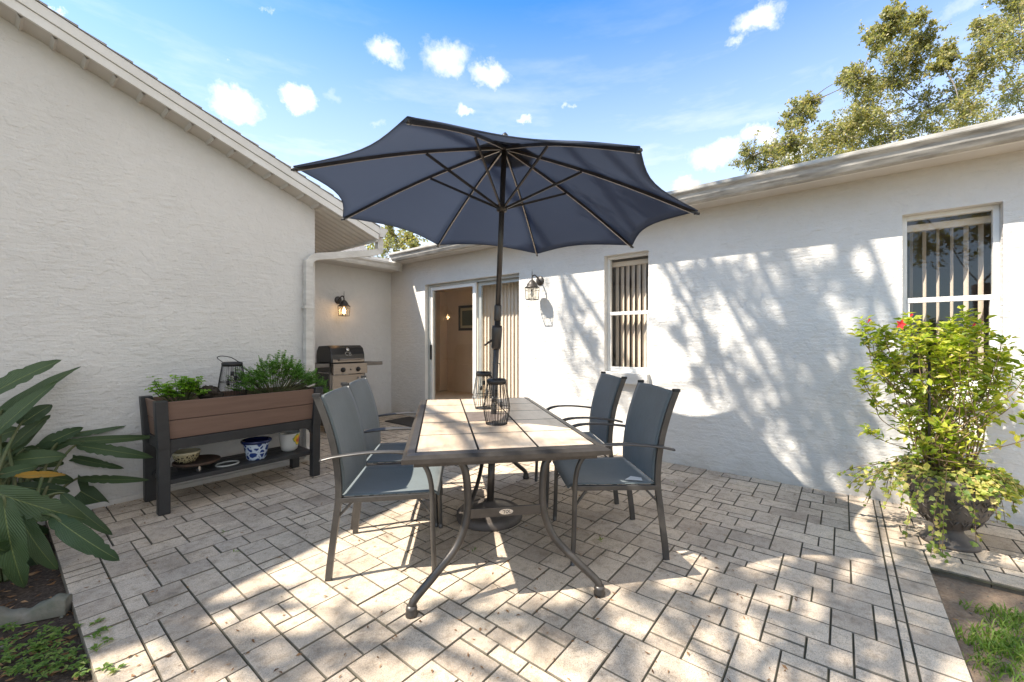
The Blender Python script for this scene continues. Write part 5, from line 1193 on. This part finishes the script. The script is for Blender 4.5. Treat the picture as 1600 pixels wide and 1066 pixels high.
bl_=[pb(px,py,rp,D0+r1.uniform(-1.8,1.8)) for px,py,rp in
 ((1175,245,28),(1200,262,26),(1235,225,32),(1250,180,26),(1262,160,18),(1225,262,30),(1270,250,34),(1300,262,30),(1315,225,30),(1345,255,40),(1320,290,50),(1400,280,60),(1480,270,60),
  (1340,125,26),(1325,120,18),(1355,150,32),(1375,180,36),(1400,130,34),(1395,85,30),(1370,60,24),(1395,40,24),(1392,20,16),(1430,95,32),(1425,35,18),(1440,60,22),(1415,205,38),(1450,165,34),(1460,215,42),(1470,100,18),
  (1500,175,40),(1520,130,36),(1545,90,34),(1560,55,32),(1585,25,34),(1535,45,20),(1600,70,44),(1590,140,44),(1545,200,44),(1500,225,40),(1600,190,50),(1292,215,24),(1325,200,24),(1345,190,26),(1210,235,20),(1370,225,34),(1585,-10,30),(1650,20,60),(1660,110,70),(1700,200,80),(1640,-50,60),(1475,80,14),(1340,200,30))]
tree('oak_tree','tall olive green oak rising behind the roof at the right','tree',(14.2,.6,0),P(1480,330,13),bl_,30,17,.082,3,.20,'oak trees beyond the roofs')
bl2=[pb(px,py,rp,16+r1.uniform(-1,1)) for px,py,rp in ((600,385,26),(625,375,22),(650,390,26),(670,400,26),(610,360,14),(640,410,40),(700,420,40),(570,400,40),(690,395,22),(640,372,12))]
tree('oak_tree','green oak glimpsed behind the low roof under the umbrella edge','tree',tuple(P(640,533,16).xy)+(0,),P(640,440,16),bl2,20,14,.10,5,.2,'oak trees beyond the roofs')

# oak standing left of the camera, whose branches throw the dappled shade
def toward(p,t): return Vector(p)+Vector((-.70,.40,1.0))*t
cs=[]; r2=random.Random(9)
limbs=[]
for li,pl in enumerate(([(1000,350),(1046,402),(1085,470),(1119,546),(1172,641),(1263,736)],[(1150,330),(1214,381),(1250,440),(1276,493),(1288,560),(1300,640)],[(1080,360),(1130,440),(1180,500),(1238,588),(1247,711)],
    [(1350,360),(1300,430),(1255,520),(1240,600)],[(1370,430),(1350,520),(1315,600),(1335,700)],[(870,400),(885,460),(905,520),(940,565)],[(1560,560),(1590,640),(1650,700)])):
    t=5.2+r2.uniform(-.4,.4); limbs.append([toward(onX(x,y,XW),t+.12*i) for i,(x,y) in enumerate(pl)])
for pl in ([(60,930),(180,960),(300,985),(420,1000),(520,985)],[(640,990),(730,960),(840,965),(920,985)],[(1000,925),(1080,935),(1150,910),(1230,900)],[(1180,1050),(1230,1000),(1310,960),(1400,930)],[(1330,1050),(1420,1020),(1480,960),(1540,910)],[(1380,890),(1450,870),(1540,880)]):
    t=5.8+r2.uniform(-.5,.5); limbs.append([toward(G(x,y),t+.12*i) for i,(x,y) in enumerate(pl)])
limbs.append([toward(G(x,y,.72),5.0+.1*i) for i,(x,y) in enumerate([(655,632),(700,655),(745,668),(800,690)])])
for px,py,rr in ((200,930,.16),(330,960,.16),(420,940,.14),(640,1000,.10),(700,950,.10),(860,975,.12),(900,950,.1),(1000,930,.12),(1100,960,.12),(1150,900,.14),(1200,960,.15),(1260,890,.16),(1340,980,.16),(1440,900,.18),(1430,1010,.14),(1540,900,.18),(1380,930,.16),(1260,1030,.12),(480,1020,.12),(150,1010,.16)):
    cs.append((toward(G(px,py),6.3+r2.uniform(-.7,.7)),rr))
for px,py,rr in ((1150,420,.22),(1290,590,.22),(1240,660,.2),(1340,640,.22),(1200,520,.18),(1350,460,.2),(1090,430,.16),(1120,560,.18),(1060,520,.14),(1180,610,.16),(1300,430,.2),(1240,470,.2),(1090,600,.16),(1310,690,.2),(1380,560,.2),(1260,540,.2),(890,470,.14),(925,540,.14),(1210,400,.18),(1330,380,.16),(1000,620,.12),(1230,590,.2),(1270,720,.14)):
    cs.append((toward(onX(px,py,XW),5.6+r2.uniform(-.5,.5)),rr*.78))
tb=(-3.3,1.6,0)
tree('oak_tree','broad oak standing outside the picture to the left of the patio','tree',tb,(-2.9,2.2,5.3),cs,5,5,.075,8,.24,'oak trees beyond the roofs',limbs,9)
b2_=[]; r3=random.Random(77)  # unseen extra oak, added to block low sky light from the left
for i in range(16):
    v=rv(r3,1); b2_.append((Vector((-8.5,-3,5.6))+Vector((v.x*3,v.y*3,v.z*2.2)),1.0))
tree('oak_tree','round oak added far left behind the camera to block low sky light','tree',(-8.5,-3,0),(-8.5,-3,2.8),b2_,12,9,.12,15,.28,'oak trees beyond the roofs')
